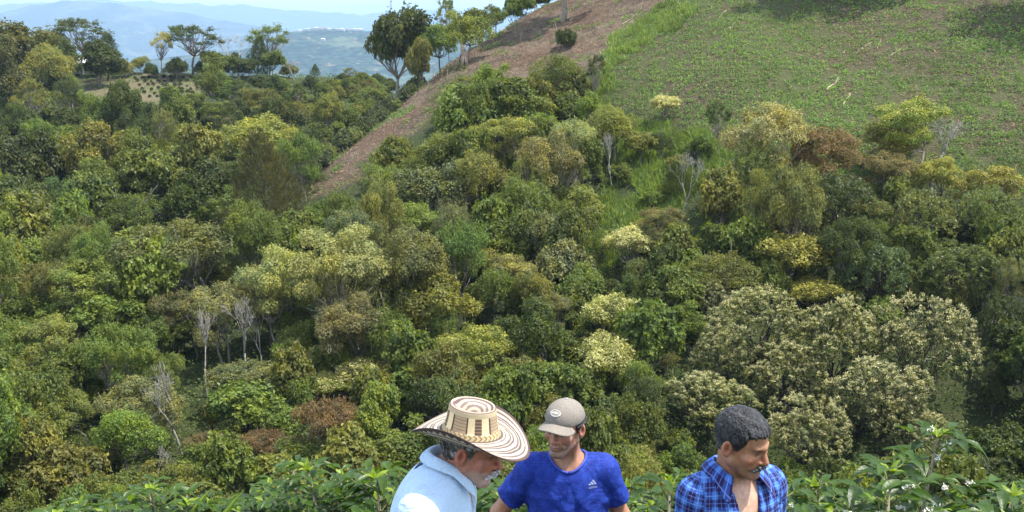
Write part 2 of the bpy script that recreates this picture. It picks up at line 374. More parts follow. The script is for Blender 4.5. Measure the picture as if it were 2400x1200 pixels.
def trunk(rs, C, top, fork, r=.05, col=(.12, .1, .08), lean=(0, 0), nl=10, multi=1):
    mb = MB(); idx = rs.permutation(len(C))[:nl]
    for s in range(multi):
        bs = np.array([rs.normal(0, .05)*(multi > 1), rs.normal(0, .05)*(multi > 1), -.15])
        fk = np.array([lean[0]+(rs.normal(0, .18) if multi > 1 else 0), lean[1]+(rs.normal(0, .18) if multi > 1 else 0), fork])
        limb(mb, rs, bs, fk, r*1.25, r*.8, .05, 6, col, 7)
        for q in idx[s::multi]:
            mid = fk*.45+C[q]*.55-np.array([0, 0, .08]); P = limb(mb, rs, fk, mid, r*.6, r*.33, .1, 5, col)
            for _ in range(2):
                limb(mb, rs, P[-1], C[q]+rs.normal(0, .1, 3), r*.3, r*.1, .1, 4, col, 4)
            limb(mb, rs, P[2], C[q]+rs.normal(0, .2, 3), r*.28, r*.09, .1, 4, col, 4)
    return mb
TEMPL = {}
def template(key, crown, tmb, h):
    V, Fc, lv, tip = crown
    me = mesh_np(key+'_crown', V, Fc, None, False, attrs={'lv': lv, 'tip': tip}) if V is not None else None
    TEMPL.setdefault(key, []).append((me, tmb.mesh(key+'_trunk', BARK, True) if tmb else None, h))
def dome(rs, n, rx=.66, rz=.5, zc=0, rmin=.26, rmax=.42, zmin=-.25):
    d = rdir(rs, n*4, zmin); out = []
    for p in d:                                   # spread the clumps
        if all(np.linalg.norm(p-o) > 1.15/math.sqrt(n)*1.5 for o in out): out.append(p)
        if len(out) == n: break
    d = np.array(out); n = len(d); k = rs.uniform(.7, 1.05, n)[:, None]
    C = d*k*np.array([rx, rx, rz])+np.array([0, 0, zc]); C = np.concatenate([C, [[0, 0, zc]]])
    return C, np.concatenate([rs.uniform(rmin, rmax, n), [.45]])
GREYB = (.17, .15, .125); PALE = (.31, .29, .25); DARKB = (.06, .05, .04)
def build_templates():
    for s in range(8):                            # broad, clumpy crowns
        rs = np.random.RandomState(100+s); C, Rr = dome(rs, 22+3*s, .74, .60, 1.3, .15, .38, -.55); C += rs.normal(0, .06, C.shape)
        hub = np.array([[.36, 0, .12], [-.33, .25, -.12], [-.1, -.36, .0], [.1, .3, .28]])+rs.normal(0, .08, (4, 3)); w_ = rs.randint(0, 4, len(C))
        C = (C-[0, 0, 1.3])*.68+[0, 0, 1.3]+hub[w_]; Rr *= .92
        V, Fc, lv, tip, _ = clump_leaves(rs, C, Rr, 640, [.085, .07, .10, .06, .08, .095, .075, .105][s], [.55, .7, .6, .5, .4, .5, .65, .6][s], .85, .25, .15, .0, -.75)
        template('broad', (V, Fc, lv, tip), trunk(rs, C, 1.4, .7, .045, GREYB, multi=2 if s % 2 else 1), 1.45)
    for s in range(6):                            # fine leaved flat-topped crowns with thin pale limbs
        rs = np.random.RandomState(200+s); n = 30+3*s; ph = rs.uniform(0, 2*np.pi, n); rho = np.sqrt(rs.uniform(.02, 1, n))
        C = np.stack([rho*np.cos(ph)*.8, rho*np.sin(ph)*.8, 1.5+.36*(1-rho**1.8)+rs.normal(0, .05, n)], -1); Rr = rs.uniform(.15, .28, n)
        k_ = rs.rand(n) < .4; C[k_, 2] -= rs.uniform(.1, .6, k_.sum()); C[:, 2] += rs.normal(0, .06, n)
        V, Fc, lv, tip, _ = clump_leaves(rs, C, Rr, 1350, .047, .6, .65, .1, .1, .5, -.6)
        template('umbrella', (V, Fc, lv, tip), trunk(rs, C-np.array([0, 0, .08]), 1.5, .65, .03, GREYB if s % 2 else (.25, .22, .18), multi=2, nl=12), 1.6)
    for s in range(4):                            # rosettes of narrow drooping leaves (mango like)
        rs = np.random.RandomState(300+s); C, Rr = dome(rs, 20, .68, .6, 1.25, .22, .36, -.5)
        n = 1000; q = rs.randint(0, len(C), n); d = rdir(rs, n, -.6); P = C[q]+d*Rr[q][:, None]*rs.uniform(.85, 1.1, n)[:, None]
        kp = np.ones(n, bool)
        for a, (c, r) in enumerate(zip(C, Rr)): kp &= ~((np.linalg.norm(P-c, axis=1) < r*.75) & (q != a))
        P, d, q = P[kp], d[kp], q[kp]; m_ = 15; n = len(P)
        Pp = np.repeat(P, m_, 0); dd = np.repeat(d, m_, 0); hd = rdir(rs, n*m_, -.7)
        D = unit(hd+dd*.55+np.array([0, 0, -.35])); nn = unit(np.cross(np.cross(D, [0, 0, 1.0]), D)+rs.normal(0, .35, (n*m_, 3)))
        sz = rs.uniform(.055, .105, n*m_); V1, F1 = leaves(Pp, D, nn, sz, sz*.24, .1)
        lv1 = np.clip(rs.beta(2, 2, n*m_)+np.repeat(rs.uniform(-.2, .2, n), m_), 0, 1)
        bl = (d[:, 2] > -.1) & (rs.rand(n) < .38+.6*np.clip(d[:, 2], 0, 1)); Pb = np.repeat(P[bl], 26, 0); nb = len(Pb)
        off = rdir(rs, nb, -.2)*rs.uniform(.005, .055, nb)[:, None]; Pb = Pb+np.repeat(d[bl], 26, 0)*.02+off+np.array([0, 0, .02])
        V2, F2 = leaves(Pb, rdir(rs, nb, 0), rdir(rs, nb, 0), rs.uniform(.018, .032, nb), rs.uniform(.010, .017, nb))
        V = np.concatenate([V1, V2]); Fc = np.concatenate([F1, F2+len(V1)])
        tip = np.concatenate([np.zeros(len(V1)), np.repeat(rs.uniform(.6, 1, nb), 4)]); lv = np.concatenate([np.repeat(lv1, 4), np.repeat(rs.uniform(.2, .9, nb), 4)])
        template('mango', (V, Fc, lv, tip), trunk(rs, C, 1.2, .5, .05, DARKB), 1.25)
    for s in range(4):                            # frothy blossoming crown, big lumps
        rs = np.random.RandomState(350+s); C, Rr = dome(rs, 22, .70, .5, 1.3, .16, .30, -.3)
        V, Fc, lv, tip, _ = clump_leaves(rs, C, Rr, 1100, .055, .55, .9, .1, .1, .95, -.6, -.25)
        template('blossom', (V, Fc, lv, tip), trunk(rs, C, 1.3, .6, .045, GREYB), 1.35)
    for s in range(4):                            # open crown, foliage in tufts at the limb ends
        rs = np.random.RandomState(400+s); C, Rr = dome(rs, 24, .82, .62, 1.75, .10, .19, -.35); C = C[:-1]; Rr = Rr[:-1]
        V, Fc, lv, tip, _ = clump_leaves(rs, C, Rr, 900, .062, .5, .8, .2, .15, .3, thick=(.3, 1.1))
        template('open', (V, Fc, lv, tip), trunk(rs, C, 1.7, .95, .035, GREYB, nl=22), 1.75)
    for s in range(3):                            # feathery tall conifer-like crown
        rs = np.random.RandomState(450+s); n = 1800; z = rs.beta(1.2, 1.5, n)*2.7+.3; rad = (1-((z-.3)/2.8)**1.5)*.95*(.45+.55*np.minimum(1, z/.9))
        ph = rs.uniform(0, 2*np.pi, n); u = np.sqrt(rs.uniform(.1, 1.25, n))*(1+.25*np.sin(ph*5+z*9)); P = np.stack([np.cos(ph)*rad*u, np.sin(ph)*rad*u, z], -1)
        k = 9; Pp = np.repeat(P, k, 0)+rs.normal(0, .022, (n*k, 3)); out = np.repeat(np.stack([np.cos(ph)*.45, np.sin(ph)*.45, np.full(n, .95)], -1), k, 0)
        Pp += unit(out)*rs.uniform(0, .16, n*k)[:, None]
        D = unit(out+rs.normal(0, .28, (n*k, 3))); V, Fc = leaves(Pp, D, rdir(rs, n*k, -1), rs.uniform(.06, .12, n*k), rs.uniform(.012, .022, n*k))
        mb = MB(); limb(mb, rs, (0, 0, -.1), (0, 0, 2.7), .05, .008, .01, 8, DARKB)
        for _ in range(26):
            a = rs.uniform(0, 6.28); zz = rs.uniform(.3, 2.2); rr = (1-((zz-.3)/2.8)**1.5)*.85; limb(mb, rs, (0, 0, zz), (math.cos(a)*rr, math.sin(a)*rr, zz+rr*.7), .014, .004, .08, 4, DARKB, 4)
        template('pine', (V, Fc, np.repeat(rs.beta(2, 2, n*k), 4), np.zeros(len(V))), mb, 1.4)
    for s in range(5):                            # rounded shrub down to the ground
        rs = np.random.RandomState(500+s); C, Rr = dome(rs, 16+s, .7, .62, .5, .18, .40, -.1); C += rs.normal(0, .05, C.shape)
        V, Fc, lv, tip, _ = clump_leaves(rs, C, Rr, 420, .11, .55, .9, .2, .15, .3, -.3)
        template('shrub', (V, Fc, lv, tip), trunk(rs, C, .5, .15, .03, GREYB, multi=3, nl=6), .6)
    for s in range(3):                            # big leaves held flat, seen leaf by leaf
        rs = np.random.RandomState(550+s); C, Rr = dome(rs, 18, .68, .6, 1.3, .18, .32, -.4)
        V, Fc, lv, tip, _ = clump_leaves(rs, C, Rr, 420, .115, .75, .8, .25, .2, .0)
        template('bigleaf', (V, Fc, lv, tip), trunk(rs, C, 1.3, .6, .035, GREYB), 1.3)
    for s in range(3):                            # bare, finely twigged crown
        rs = np.random.RandomState(600+s); mb = MB()
        def grow(p, d, ln, r, lev):
            n = 4; pts = [p]
            for _ in range(n): d = unit(d+rs.normal(0, .11, 3)+np.array([0, 0, .05])); pts.append(pts[-1]+d*ln/n)
            mb.tube(pts, np.linspace(r, r*.6, n+1), 6 if lev < 2 else 3, PALE)
            if lev < 5:
                for _ in range(3 if lev in (1, 2, 3) else 2):
                    a = rs.normal(0, 1, 3); a -= d*a.dot(d); a = unit(a); grow(pts[-1] if rs.rand() < .6 else pts[-2], unit(d*.85+a*.58+np.array([0, 0, .12])), ln*.7, max(r*.55, .0065), lev+1)
        grow(np.array([0, 0, -.1]), np.array([rs.normal(0, .12), rs.normal(0, .12), 1.0]), .78, .05, 0)
        template('bare', (None, None, None, None), mb, 1.3)
    for s in range(2):                            # arching big leaves from a short stem
        rs = np.random.RandomState(650+s); mb = MB(); mb.tube([(0, 0, -.1), (0, 0, .7)], [.09, .06], 7, (.10, .12, .05)); Vs, Fs, lv = [], [], []; nv = 0
        for q in range(11):
            a = q*2.4+rs.rand(); t = np.linspace(0, 1, 9); sp = rs.uniform(.6, 1.0); up = rs.uniform(.6, 1.1)
            x = t*sp; z = .6+up*t*1.4-1.1*t**2.2*sp; wd = .13*np.sin(np.pi*np.clip(t*.97+.03, 0, 1))**.6+.004
            cx, sx = math.cos(a), math.sin(a); c_ = np.stack([x*cx, x*sx, z], -1); sd = np.array([-sx, cx, 0])
            V = np.concatenate([c_+sd*wd[:, None]-[0, 0, .03], c_, c_-sd*wd[:, None]-[0, 0, .03]]); i = np.arange(8)
            f = np.concatenate([np.stack([i, i+1, i+10, i+9], -1), np.stack([i+9, i+10, i+19, i+18], -1)])
            Vs.append(V); Fs.append(f+nv); nv += 27; lv.append(np.full(27, rs.uniform(.3, .9)))
        template('banana', (np.concatenate(Vs), np.concatenate(Fs), np.concatenate(lv), np.zeros(nv)), mb, .9)
build_templates()

NAMES = {'broad': ('broadleaf_tree', 'tree'), 'umbrella': ('umbrella_tree', 'tree'), 'mango': ('mango_tree', 'tree'), 'blossom': ('blossoming_tree', 'tree'),
         'open': ('open_crowned_tree', 'tree'), 'pine': ('pine_tree', 'tree'), 'shrub': ('shrub', 'shrub'), 'bigleaf': ('large_leaved_tree', 'tree'),
         'bare': ('bare_tree', 'tree'), 'banana': ('banana_plant', 'plant')}
CROWN_MAT_CACHE = {}
def with_mat(me, mat):
    k = (me.name, mat.name)
    if k not in CROWN_MAT_CACHE:
        c = me.copy(); c.materials.clear(); c.materials.append(mat); CROWN_MAT_CACHE[k] = c
    return CROWN_MAT_CACHE[k]
def srgb(r, g, b): return tuple(((v/255)/12.92 if v/255 <= .04045 else ((v/255+.055)/1.055)**2.4) for v in (r, g, b))
PAL = { # leaf base colours
 'dark': (.060, .082, .020), 'green': (.115, .150, .033), 'bright': (.142, .190, .040), 'olive': (.148, .158, .042), 'yellow': (.180, .205, .044),
 'tan': (.235, .243, .100), 'brown': (.150, .150, .058), 'red': (.140, .105, .045), 'grey': (.14, .158, .074), 'pale': (.24, .245, .10), 'blueg': (.082, .112, .038),
 'bark': (.3, .27, .22)}
RT = random.Random(5)
def tree(kind, base, rad, zs, color, mat=None, label=None, group=None, rz=None, idx=None, jitter=.14, lean=None):
    lst = TEMPL[kind]; cme, tme, hc = lst[RT.randrange(len(lst)) if idx is None else idx % len(lst)]
    name, cat = NAMES[kind]
    o = empty(name, base, RT.uniform(0, 6.28) if rz is None else rz, (rad*RT.uniform(.88, 1.12), rad*RT.uniform(.88, 1.12), rad*zs))
    if not lean: o.rotation_euler[0] = RT.uniform(-.1, .1); o.rotation_euler[1] = RT.uniform(-.1, .1)
    if lean: o.rotation_euler[0] = lean[0]; o.rotation_euler[1] = lean[1]
    c = PAL[color] if isinstance(color, str) else color
    j = [1+RT.uniform(-jitter, jitter)*.45 for _ in range(3)]; b = 1+RT.uniform(-jitter, jitter)
    cc = (c[0]*j[0]*b, c[1]*j[1]*b, c[2]*j[2]*b, 1)
    if mat is None: mat = LEAF_FINE if kind in ('umbrella', 'pine') else LEAF
    if cme: ch = link('crown' if kind not in ('banana',) else 'leaves', with_mat(cme, mat), o); ch.color = cc
    if tme:
        t = link('trunk' if kind != 'shrub' else 'stem', tme, o); t.color = cc
    tag(o, label, cat, group); return o
PLACED = []
def by_crown(kind, px, py, w, hpx=None, color='green', mat=None, label=None, group=None, d=None, zs=None, **kw):
    """stand a tree on the slope so that its crown centre shows at px, py with a crown w pixels wide"""
    hc = TEMPL[kind][0][2]; z = zs or 1.0; P = None; Y = d or 70
    w *= 1.12; hpx = hpx and hpx*1.08
    for _ in range(5):
        rad = w*.5/F*Y
        if hpx and not zs: z = np.clip(hpx/w*{'umbrella': 2.0, 'pine': .75, 'shrub': 1.35, 'bare': 1.45}.get(kind, 1.35), .45, 2.0)
        P = hit(px, py, hc*rad*z) if d is None else at(px, py, d)
        if P is None: return None
        Y = P[1]
    b = (P[0], P[1], float(H(P[0], P[1]))-.05*rad)
    PLACED.append((px, py, w, kind)); return tree(kind, b, rad, z, color, mat, label, group, **kw)
def by_base(kind, px, py, w, hpx, color='green', mat=None, label=None, group=None, d=None, **kw):
    """a tree whose foot shows at px, py: w wide, hpx tall"""
    P = hit(px, py) if d is None else at(px, py, d)
    if P is None: P = at(px, py, 180)
    rad = w*.5/F*P[1]; top = {'broad': 2.2, 'umbrella': 1.98, 'mango': 2.1, 'blossom': 2.05, 'open': 2.4, 'pine': 3.0, 'shrub': 1.25, 'bigleaf': 2.1, 'bare': 2.35, 'banana': 1.5}[kind]
    z = hpx/F*P[1]/top/rad
    if d is not None: z = (at(px, py-hpx, d)[2]-float(H(P[0], P[1])))/top/rad
    PLACED.append((px, py-hpx*.7, w, kind))
    return tree(kind, (P[0], P[1], float(H(P[0], P[1]))-.05), rad, z, color, mat, label, group, **kw)

# ------------------------------------------------------------------ trees and shrubs that stand out in the photograph
C_, B_ = by_crown, by_base
# left skyline
B_('broad', 50, 235, 190, 185, (.075, .088, .026), label='tall ragged olive tree at the left end of the skyline', idx=0)
B_('broad', 0, 300, 150, 235, (.085, .09, .03), label='tall brownish olive tree cut by the left edge of the photo', idx=1)
B_('broad', 130, 250, 120, 160, 'olive', label='tall olive tree just right of the ragged skyline tree')
B_('open', 195, 175, 150, 128, 'dark', LEAF, label='dark green flat-topped tree above the white roof on the left ridge')
B_('broad', 120, 180, 90, 120, 'dark', label='small dark tree left of the white roof on the ridge')
B_('pine', 252, 190, 85, 105, 'dark', LEAF, label='dense dark cone-shaped tree right of the white roof')
B_('broad', 330, 160, 52, 46, 'yellow', label='small yellowish green bush on the left skyline between the cone tree and the field')
B_('open', 376, 185, 56, 108, 'pale', LEAF_YELLOW, label='thin pale yellowish tree in front of the blue hills at the bare field')
B_('open', 455, 178, 160, 115, 'dark', LEAF, label='wide umbrella-shaped dark tree on the left skyline with forked limbs', idx=0)
B_('bare', 560, 185, 110, 125, 'bark', label='whitish leafless tree on the left skyline')
B_('open', 632, 178, 110, 118, 'green', label='tall thin-crowned tree at the right end of the ridge tree row')
B_('pine', 602, 185, 66, 95, 'dark', LEAF, label='very dark narrow tree below the tall thin-crowned skyline tree')
B_('broad', 497, 185, 60, 72, 'green', label='small bright green tree between the umbrella tree and the leafless tree')
B_('broad', 640, 192, 66, 80, 'green', label='green tree in two storeys at the right end of the ridge tree row')
B_('bare', 690, 180, 60, 62, 'bark', label='small leafless bush right of the ridge tree row')
B_('pine', 739, 182, 24, 30, 'dark', LEAF, label='tiny dark cone-shaped bush alone on the ridge line')
B_('open', 822, 165, 40, 40, 'grey', label='small greyish bush on the ridge left of the big round tree')
for px, w, h, c in [(545, 60, 50, 'dark'), (410, 44, 34, 'olive'), (288, 50, 40, 'brown'), (470, 30, 34, 'dark'), (575, 60, 40, 'green'), (355, 40, 30, 'green'), (680, 46, 30, 'olive'), (500, 50, 26, 'dark')]:
    B_('shrub', px, 182, w, h, c, label='low bush in the strip of growth under the left skyline trees', group='low bushes along the left ridge')
for px, by_, w_, h_, c_, lb in [(150, 205, 120, 120, 'dark', 'dark tree filling the skyline below the spreading tree at the left'), (232, 205, 100, 110, 'dark', 'dark tree at the left corner of the pale plot'),
 (95, 215, 110, 130, 'dark', 'second dark tree from the left on the skyline'), (415, 190, 60, 56, 'dark', 'dark round tree at the foot of the wide forked skyline tree, left side'), (530, 192, 80, 66, 'green', 'dense green tree below the whitish leafless skyline tree'), (585, 192, 70, 60, 'dark', 'dense dark tree at the foot of the thin-crowned skyline tree')]:
    B_('broad', px, by_, w_, h_, c_, label=lb)
# the spur crest
B_('broad', 924, 150, 165, 168, 'dark', label='big round dark tree standing alone against the sky on the crest', idx=2, d=128)
B_('broad', 985, 150, 62, 66, 'olive', label='small yellowish tree right of the big round crest tree', d=116)
B_('broad', 1032, 122, 96, 72, 'bright', label='leafy green tree on the crest line beside the cleared slope', d=119)
B_('broad', 1088, 148, 110, 128, 'bright', LEAF, label='spreading green tree leaning over the brown slope from the tangle of roots', idx=1, lean=(0, -.12))
B_('broad', 1128, 95, 100, 90, 'green', label='bushy green tree on the crest above the tangle of roots', d=124)
B_('open', 1052, 110, 60, 118, 'green', label='small high crown above the spreading green crest tree', d=121)
B_('broad', 1162, 62, 54, 50, 'bright', label='small tree at the upper end of the crest tree group', d=127)
for k, (px, py, w) in enumerate([(1200, 30, 50), (1235, 22, 56), (1275, 18, 60), (1315, 16, 56), (1350, 8, 60)]):
    B_('shrub', px, py, w, 40, 'green', label='green hedge bush along the hilltop at the upper edge of the photo', group='hedge bushes on the hilltop', d=133)
B_('broad', 1317, 50, 250, 230, 'green', label='pale-trunked tree on the brown slope whose crown is above the photo', idx=0, group=None)
# shade-casting trees just above the frame
B_('broad', 1985, -10, 300, 290, 'green', label='tree above the upper edge whose shade darkens the green slope', idx=1)
B_('broad', 2455, 60, 330, 330, 'green', label='tree beyond the upper right corner whose shade darkens the green slope', idx=3)
# middle left slope
for a in [
 ('broad', 285, 232, 86, 110, 'dark', None, 'dark bushy tree standing on the bare field of the left slope'),
 ('umbrella', 88, 300, 72, 60, 'green', LEAF, 'small flat-topped tree with a pale trunk on the far left slope'),
 ('pine', 395, 350, 84, 92, 'yellow', LEAF, 'yellow-green rounded tree on the left slope'),
 ('broad', 235, 345, 150, 130, 'olive', None, 'large olive green tree left of the yellow-green rounded tree'),
 ('broad', 610, 310, 170, 105, 'yellow', None, 'wide yellowish olive tree on the upper left slope near the cleared strip'),
 ('broad', 775, 245, 105, 110, 'olive', None, 'tall olive tree above the lower end of the cleared strip'),
 ('open', 415, 425, 96, 66, 'tan', None, 'tan thin tree with pale crooked limbs on the left slope'),
 ('pine', 640, 470, 200, 250, (.085, .088, .034), None, 'big dark feathery conifer in the middle of the left slope'),
 ('broad', 300, 485, 150, 100, 'green', None, 'round green tree between the feathery conifer and the left edge'),
 ('bigleaf', 165, 520, 96, 130, 'green', None, 'dark green tree left of the round green tree on the left slope'),
 ('broad', 78, 480, 90, 110, 'olive', None, 'olive tree near the left edge halfway up the photo'),
 ('broad', 15, 500, 90, 130, 'yellow', None, 'yellow-green tree cut by the left edge halfway up'),
 ('broad', 555, 470, 120, 80, 'green', None, 'green tree just left of the feathery conifer'),
 ('umbrella', 410, 560, 260, 130, (.125, .125, .042), None, 'very wide olive brown tree left of the feathery conifer'),
 ('umbrella', 225, 640, 200, 100, 'yellow', None, 'bright yellow-green flat crown on the left slope'),
 ('broad', 35, 655, 130, 90, 'olive', None, 'olive tree at the left edge below the middle'),
 ('broad', 265, 720, 170, 110, 'green', None, 'wide green tree below the yellow-green flat crown'),
 ('broad', 90, 720, 150, 100, 'green', None, 'light green tree at the left below the yellow-green flat crown'),
 ('shrub', 260, 755, 60, 60, 'red', None, 'small reddish brown bush on the lower left slope'),
 ('broad', 430, 640, 100, 60, 'bright', None, 'light green bush under the very wide olive brown tree'),
 ('umbrella', 400, 710, 120, 80, 'brown', None, 'brownish flat crown left of the long tan canopy'),
 ('umbrella', 520, 700, 180, 100, (.17, .175, .065), None, 'tan olive flat crown at the left end of the long tan canopy'),
 ('umbrella', 650, 640, 190, 120, 'tan', None, 'tan umbrella crown in the long canopy, second from its left end'),
 ('umbrella', 790, 600, 230, 140, (.22, .225, .085), None, 'largest tan umbrella crown in the middle of the long canopy'),
 ('umbrella', 985, 585, 190, 130, (.15, .165, .058), None, 'olive umbrella crown at the right end of the long tan canopy'),
 ('umbrella', 965, 500, 150, 70, 'yellow', None, 'yellowish umbrella crown above the right end of the long canopy'),
 ('umbrella', 760, 670, 150, 70, 'olive', None, 'low olive crown beneath the largest tan umbrella crown'),
 ('bigleaf', 970, 715, 110, 110, 'bright', None, 'bright green rounded tree below the right end of the long canopy'),
 ('umbrella', 830, 745, 190, 110, (.165, .155, .062), None, 'tan brown crown left of the bright green rounded tree'),
 ('broad', 690, 790, 110, 90, 'green', None, 'green tree right of the two white leafless trees'),
 ('broad', 360, 770, 110, 90, 'green', None, 'green tree left of the two white leafless trees'),
 ('blossom', 742, 838, 84, 60, 'pale', LEAF_CREAM, 'small whitish blossoming tree at the end of the cream blossom patch'),
 ('blossom', 850, 870, 160, 84, 'yellow', LEAF_CREAM, 'cream yellow blossoming tree in the patch right of the small whitish one'),
 ('blossom', 770, 905, 130, 66, 'yellow', LEAF_CREAM, 'lower cream yellow blossoming tree below the small whitish one'),
 ('umbrella', 1110, 800, 200, 90, 'yellow', LEAF_YELLOW, 'yellow-olive flat crown in the centre above the straw hat'),
 ('umbrella', 1200, 850, 140, 70, 'olive', None, 'olive flat crown right of the yellow-olive one above the straw hat'),
 ('blossom', 1435, 735, 160, 110, 'yellow', LEAF_CREAM, 'cream blossoming tree above the man in the cap, upper of the pair'),
 ('blossom', 1430, 830, 170, 130, 'yellow', LEAF_CREAM, 'cream blossoming tree above the man in the cap, lower of the pair'),
 ('umbrella', 575, 872, 180, 66, 'brown', None, 'brown twiggy flat crown on the lower left slope'),
 ('shrub', 520, 885, 46, 36, (.2, .17, .02), None, 'small mustard yellow bush in front of the brown twiggy crown'),
 ('bigleaf', 570, 955, 165, 120, 'bright', None, 'bright green round tree on the lower left, right of the white leafless tree'),
 ('umbrella', 755, 975, 170, 110, 'red', LEAF_RED, 'rust red tree left of the straw hat'),
 ('umbrella', 615, 1035, 150, 56, 'red', LEAF_RED, 'rust red low crown below the bright green round tree'),
 ('umbrella', 480, 1040, 110, 60, 'brown', LEAF_RED, 'brown and yellow low crown on the lower left'),
 ('umbrella', 310, 930, 190, 90, (.165, .165, .065), None, 'tan crown left of the white leafless tree on the lower left'),
 ('broad', 60, 860, 150, 110, 'green', None, 'green tree at the left edge on the lower slope'),
 ('broad', 230, 860, 150, 110, 'green', None, 'green tree right of the one at the left edge on the lower slope'),
 ('umbrella', 150, 950, 150, 80, 'olive', None, 'olive crown above the leaning pale trunk at the lower left'),
 # centre
 ('broad', 1440, 285, 120, 100, 'olive', None, 'olive tree with a tall pale trunk in the centre right'),
 ('shrub', 1325, 95, 56, 44, 'dark', None, 'dark bush at the very top of the central thicket'),
 ('broad', 1290, 165, 110, 110, 'green', None, 'tall green tree at the top of the central thicket, left of the vine-hung one'),
 ('open', 1392, 165, 50, 110, 'dark', LEAF, 'narrow dark vine-hung tree at the edge of the green slope'),
 ('broad', 1150, 180, 110, 80, 'bright', None, 'light green tree at the upper left of the central thicket'),
 ('broad', 1210, 225, 130, 90, 'green', None, 'green tree in the upper central thicket right of the light green one'),
 ('umbrella', 1060, 235, 80, 60, 'tan', None, 'thin tan tree on the left edge of the central thicket'),
 ('umbrella', 1190, 300, 150, 70, 'yellow', LEAF_YELLOW, 'yellow-topped tree in the middle of the central thicket'),
 ('umbrella', 1330, 310, 120, 80, 'pale', None, 'pale yellowish tree right of the yellow-topped tree'),
 ('umbrella', 1290, 370, 150, 110, (.15, .14, .06), None, 'greyish olive tree below the pale yellowish tree'),
 ('broad', 1030, 340, 130, 110, 'green', None, 'green tree at the left flank of the central thicket'),
 ('broad', 915, 425, 130, 110, 'green', None, 'green tree at the lower end of the cleared strip'),
 ('broad', 1130, 400, 150, 130, 'olive', None, 'olive tree in the central thicket over a dark hollow'),
 ('bigleaf', 1180, 520, 120, 130, 'green', None, 'green tree with large leaves in the centre of the photo'),
 ('broad', 1270, 540, 120, 120, 'grey', None, 'grey-green tree right of the large-leaved central tree'),
 ('umbrella', 1200, 620, 110, 60, 'pale', LEAF_YELLOW, 'pale yellow topped small tree in the centre below the large-leaved tree'),
 ('blossom', 1470, 570, 130, 90, 'tan', LEAF_CREAM, 'tan blossoming tree right of the bright green gully'),
 ('umbrella', 1290, 710, 100, 60, 'brown', None, 'brown dry crown above the man in the cap'),
 ('pine', 1590, 430, 80, 70, 'dark', LEAF, 'dark bush under grey dead twigs beside the bright green gully'),
 # right
 ('umbrella', 1815, 300, 210, 120, (.26, .25, .095), None, 'straw yellow umbrella tree at the lower edge of the green slope'),
 ('umbrella', 1925, 335, 170, 90, 'red', LEAF_RED, 'reddish tree right of the straw yellow umbrella tree'),
 ('umbrella', 2145, 262, 180, 90, 'yellow', LEAF_YELLOW, 'golden yellow topped tree at the right, lower edge of the green slope'),
 ('broad', 2100, 320, 130, 90, 'olive', None, 'dark olive tree under the golden yellow topped tree'),
 ('umbrella', 2080, 385, 130, 60, 'brown', LEAF_RED, 'rusty small crown left of the branching leafless tree'),
 ('blossom', 1560, 245, 80, 46, 'tan', LEAF_CREAM, 'low tan bush at the left corner of the green slope'),
 ('open', 1690, 275, 60, 80, 'dark', LEAF, 'dark leaning small tree at the lower edge of the green slope'),
 ('umbrella', 1560, 510, 120, 60, 'brown', LEAF_RED, 'reddish brown crown at the right of the gully'),
 ('mango', 1960, 480, 180, 130, 'dark', LEAF_GLOSSY, 'dark glossy drooping-leaved tree right of the centre'),
 ('mango', 2160, 520, 180, 130, 'green', LEAF_GLOSSY, 'glossy green drooping-leaved tree at the right'),
 ('mango', 1780, 500, 170, 110, 'green', LEAF_GLOSSY, 'glossy green tree above the golden green tree'),
 ('blossom', 1850, 590, 220, 120, (.12, .13, .02), LEAF_YELLOW, 'golden green tree at the right above the pink-tipped grove'),
 ('blossom', 1920, 690, 150, 80, (.12, .13, .025), LEAF_YELLOW, 'lower golden green crown under the golden green tree'),
 ('mango', 2060, 640, 160, 130, 'blueg', LEAF_GLOSSY, 'dark blue-green tree right of the golden green tree'),
 ('mango', 2260, 640, 180, 130, 'green', LEAF_GLOSSY, 'green drooping-leaved tree near the right edge, above the grove'),
 ('bigleaf', 2350, 560, 120, 110, 'green', None, 'green tree touching the right edge halfway up'),
 ('umbrella', 2380, 640, 90, 110, 'brown', None, 'thin brownish tree with a pale stem at the right edge'),
 ('bigleaf', 2070, 745, 110, 80, 'green', None, 'dark leafy tree wedged between the crowns of the blossoming grove'),
 ('umbrella', 2200, 400, 120, 60, 'yellow', LEAF_YELLOW, 'yellowish crown below the branching leafless tree'),
 ('umbrella', 2330, 420, 160, 70, (.15, .14, .03), LEAF_YELLOW, 'yellow-olive crown at the right edge below the green slope')]:
    kind, px, py, w_, h_, c_, m_, lb = a; C_(kind, px, py, w_, h_, c_, m_, lb)
# blossoming mango grove on the right
for px, py, w_, h_, lb in [
 (1775, 765, 190, 150, 'cream-tipped mango tree, uppermost of the grove behind the man in the plaid shirt'),
 (1690, 830, 120, 120, 'cream-tipped mango tree at the left flank of the grove'),
 (1960, 800, 210, 170, 'pink-tipped mango tree in the middle of the grove'),
 (2165, 815, 220, 180, 'large cream-tipped mango tree at the right end of the grove'),
 (1820, 880, 170, 130, 'mango tree in the middle row of the grove, straight above the dark-haired man'),
 (2080, 930, 220, 160, 'mango tree hanging low below the large cream-tipped one at the right'),
 (1660, 935, 190, 100, 'mango tree just left of the dark-haired man'),
 (1885, 1010, 170, 130, 'mango tree just right of the dark-haired man'),
 (2010, 950, 120, 120, 'shaded mango tree in the hollow right of the dark-haired man'),
 (2130, 1010, 150, 100, 'lowest mango tree at the right, above the coffee plants')]:
    C_('mango', px, py, w_*1.15, h_*1.15, (.105, .125, .042), LEAF_MANGO, lb); PLACED[-1] = PLACED[-1][:3]+('grove',)
C_('mango', 1660, 690, 110, 80, 'grey', LEAF_MANGO, 'small pinkish tipped tree up left of the mango grove')
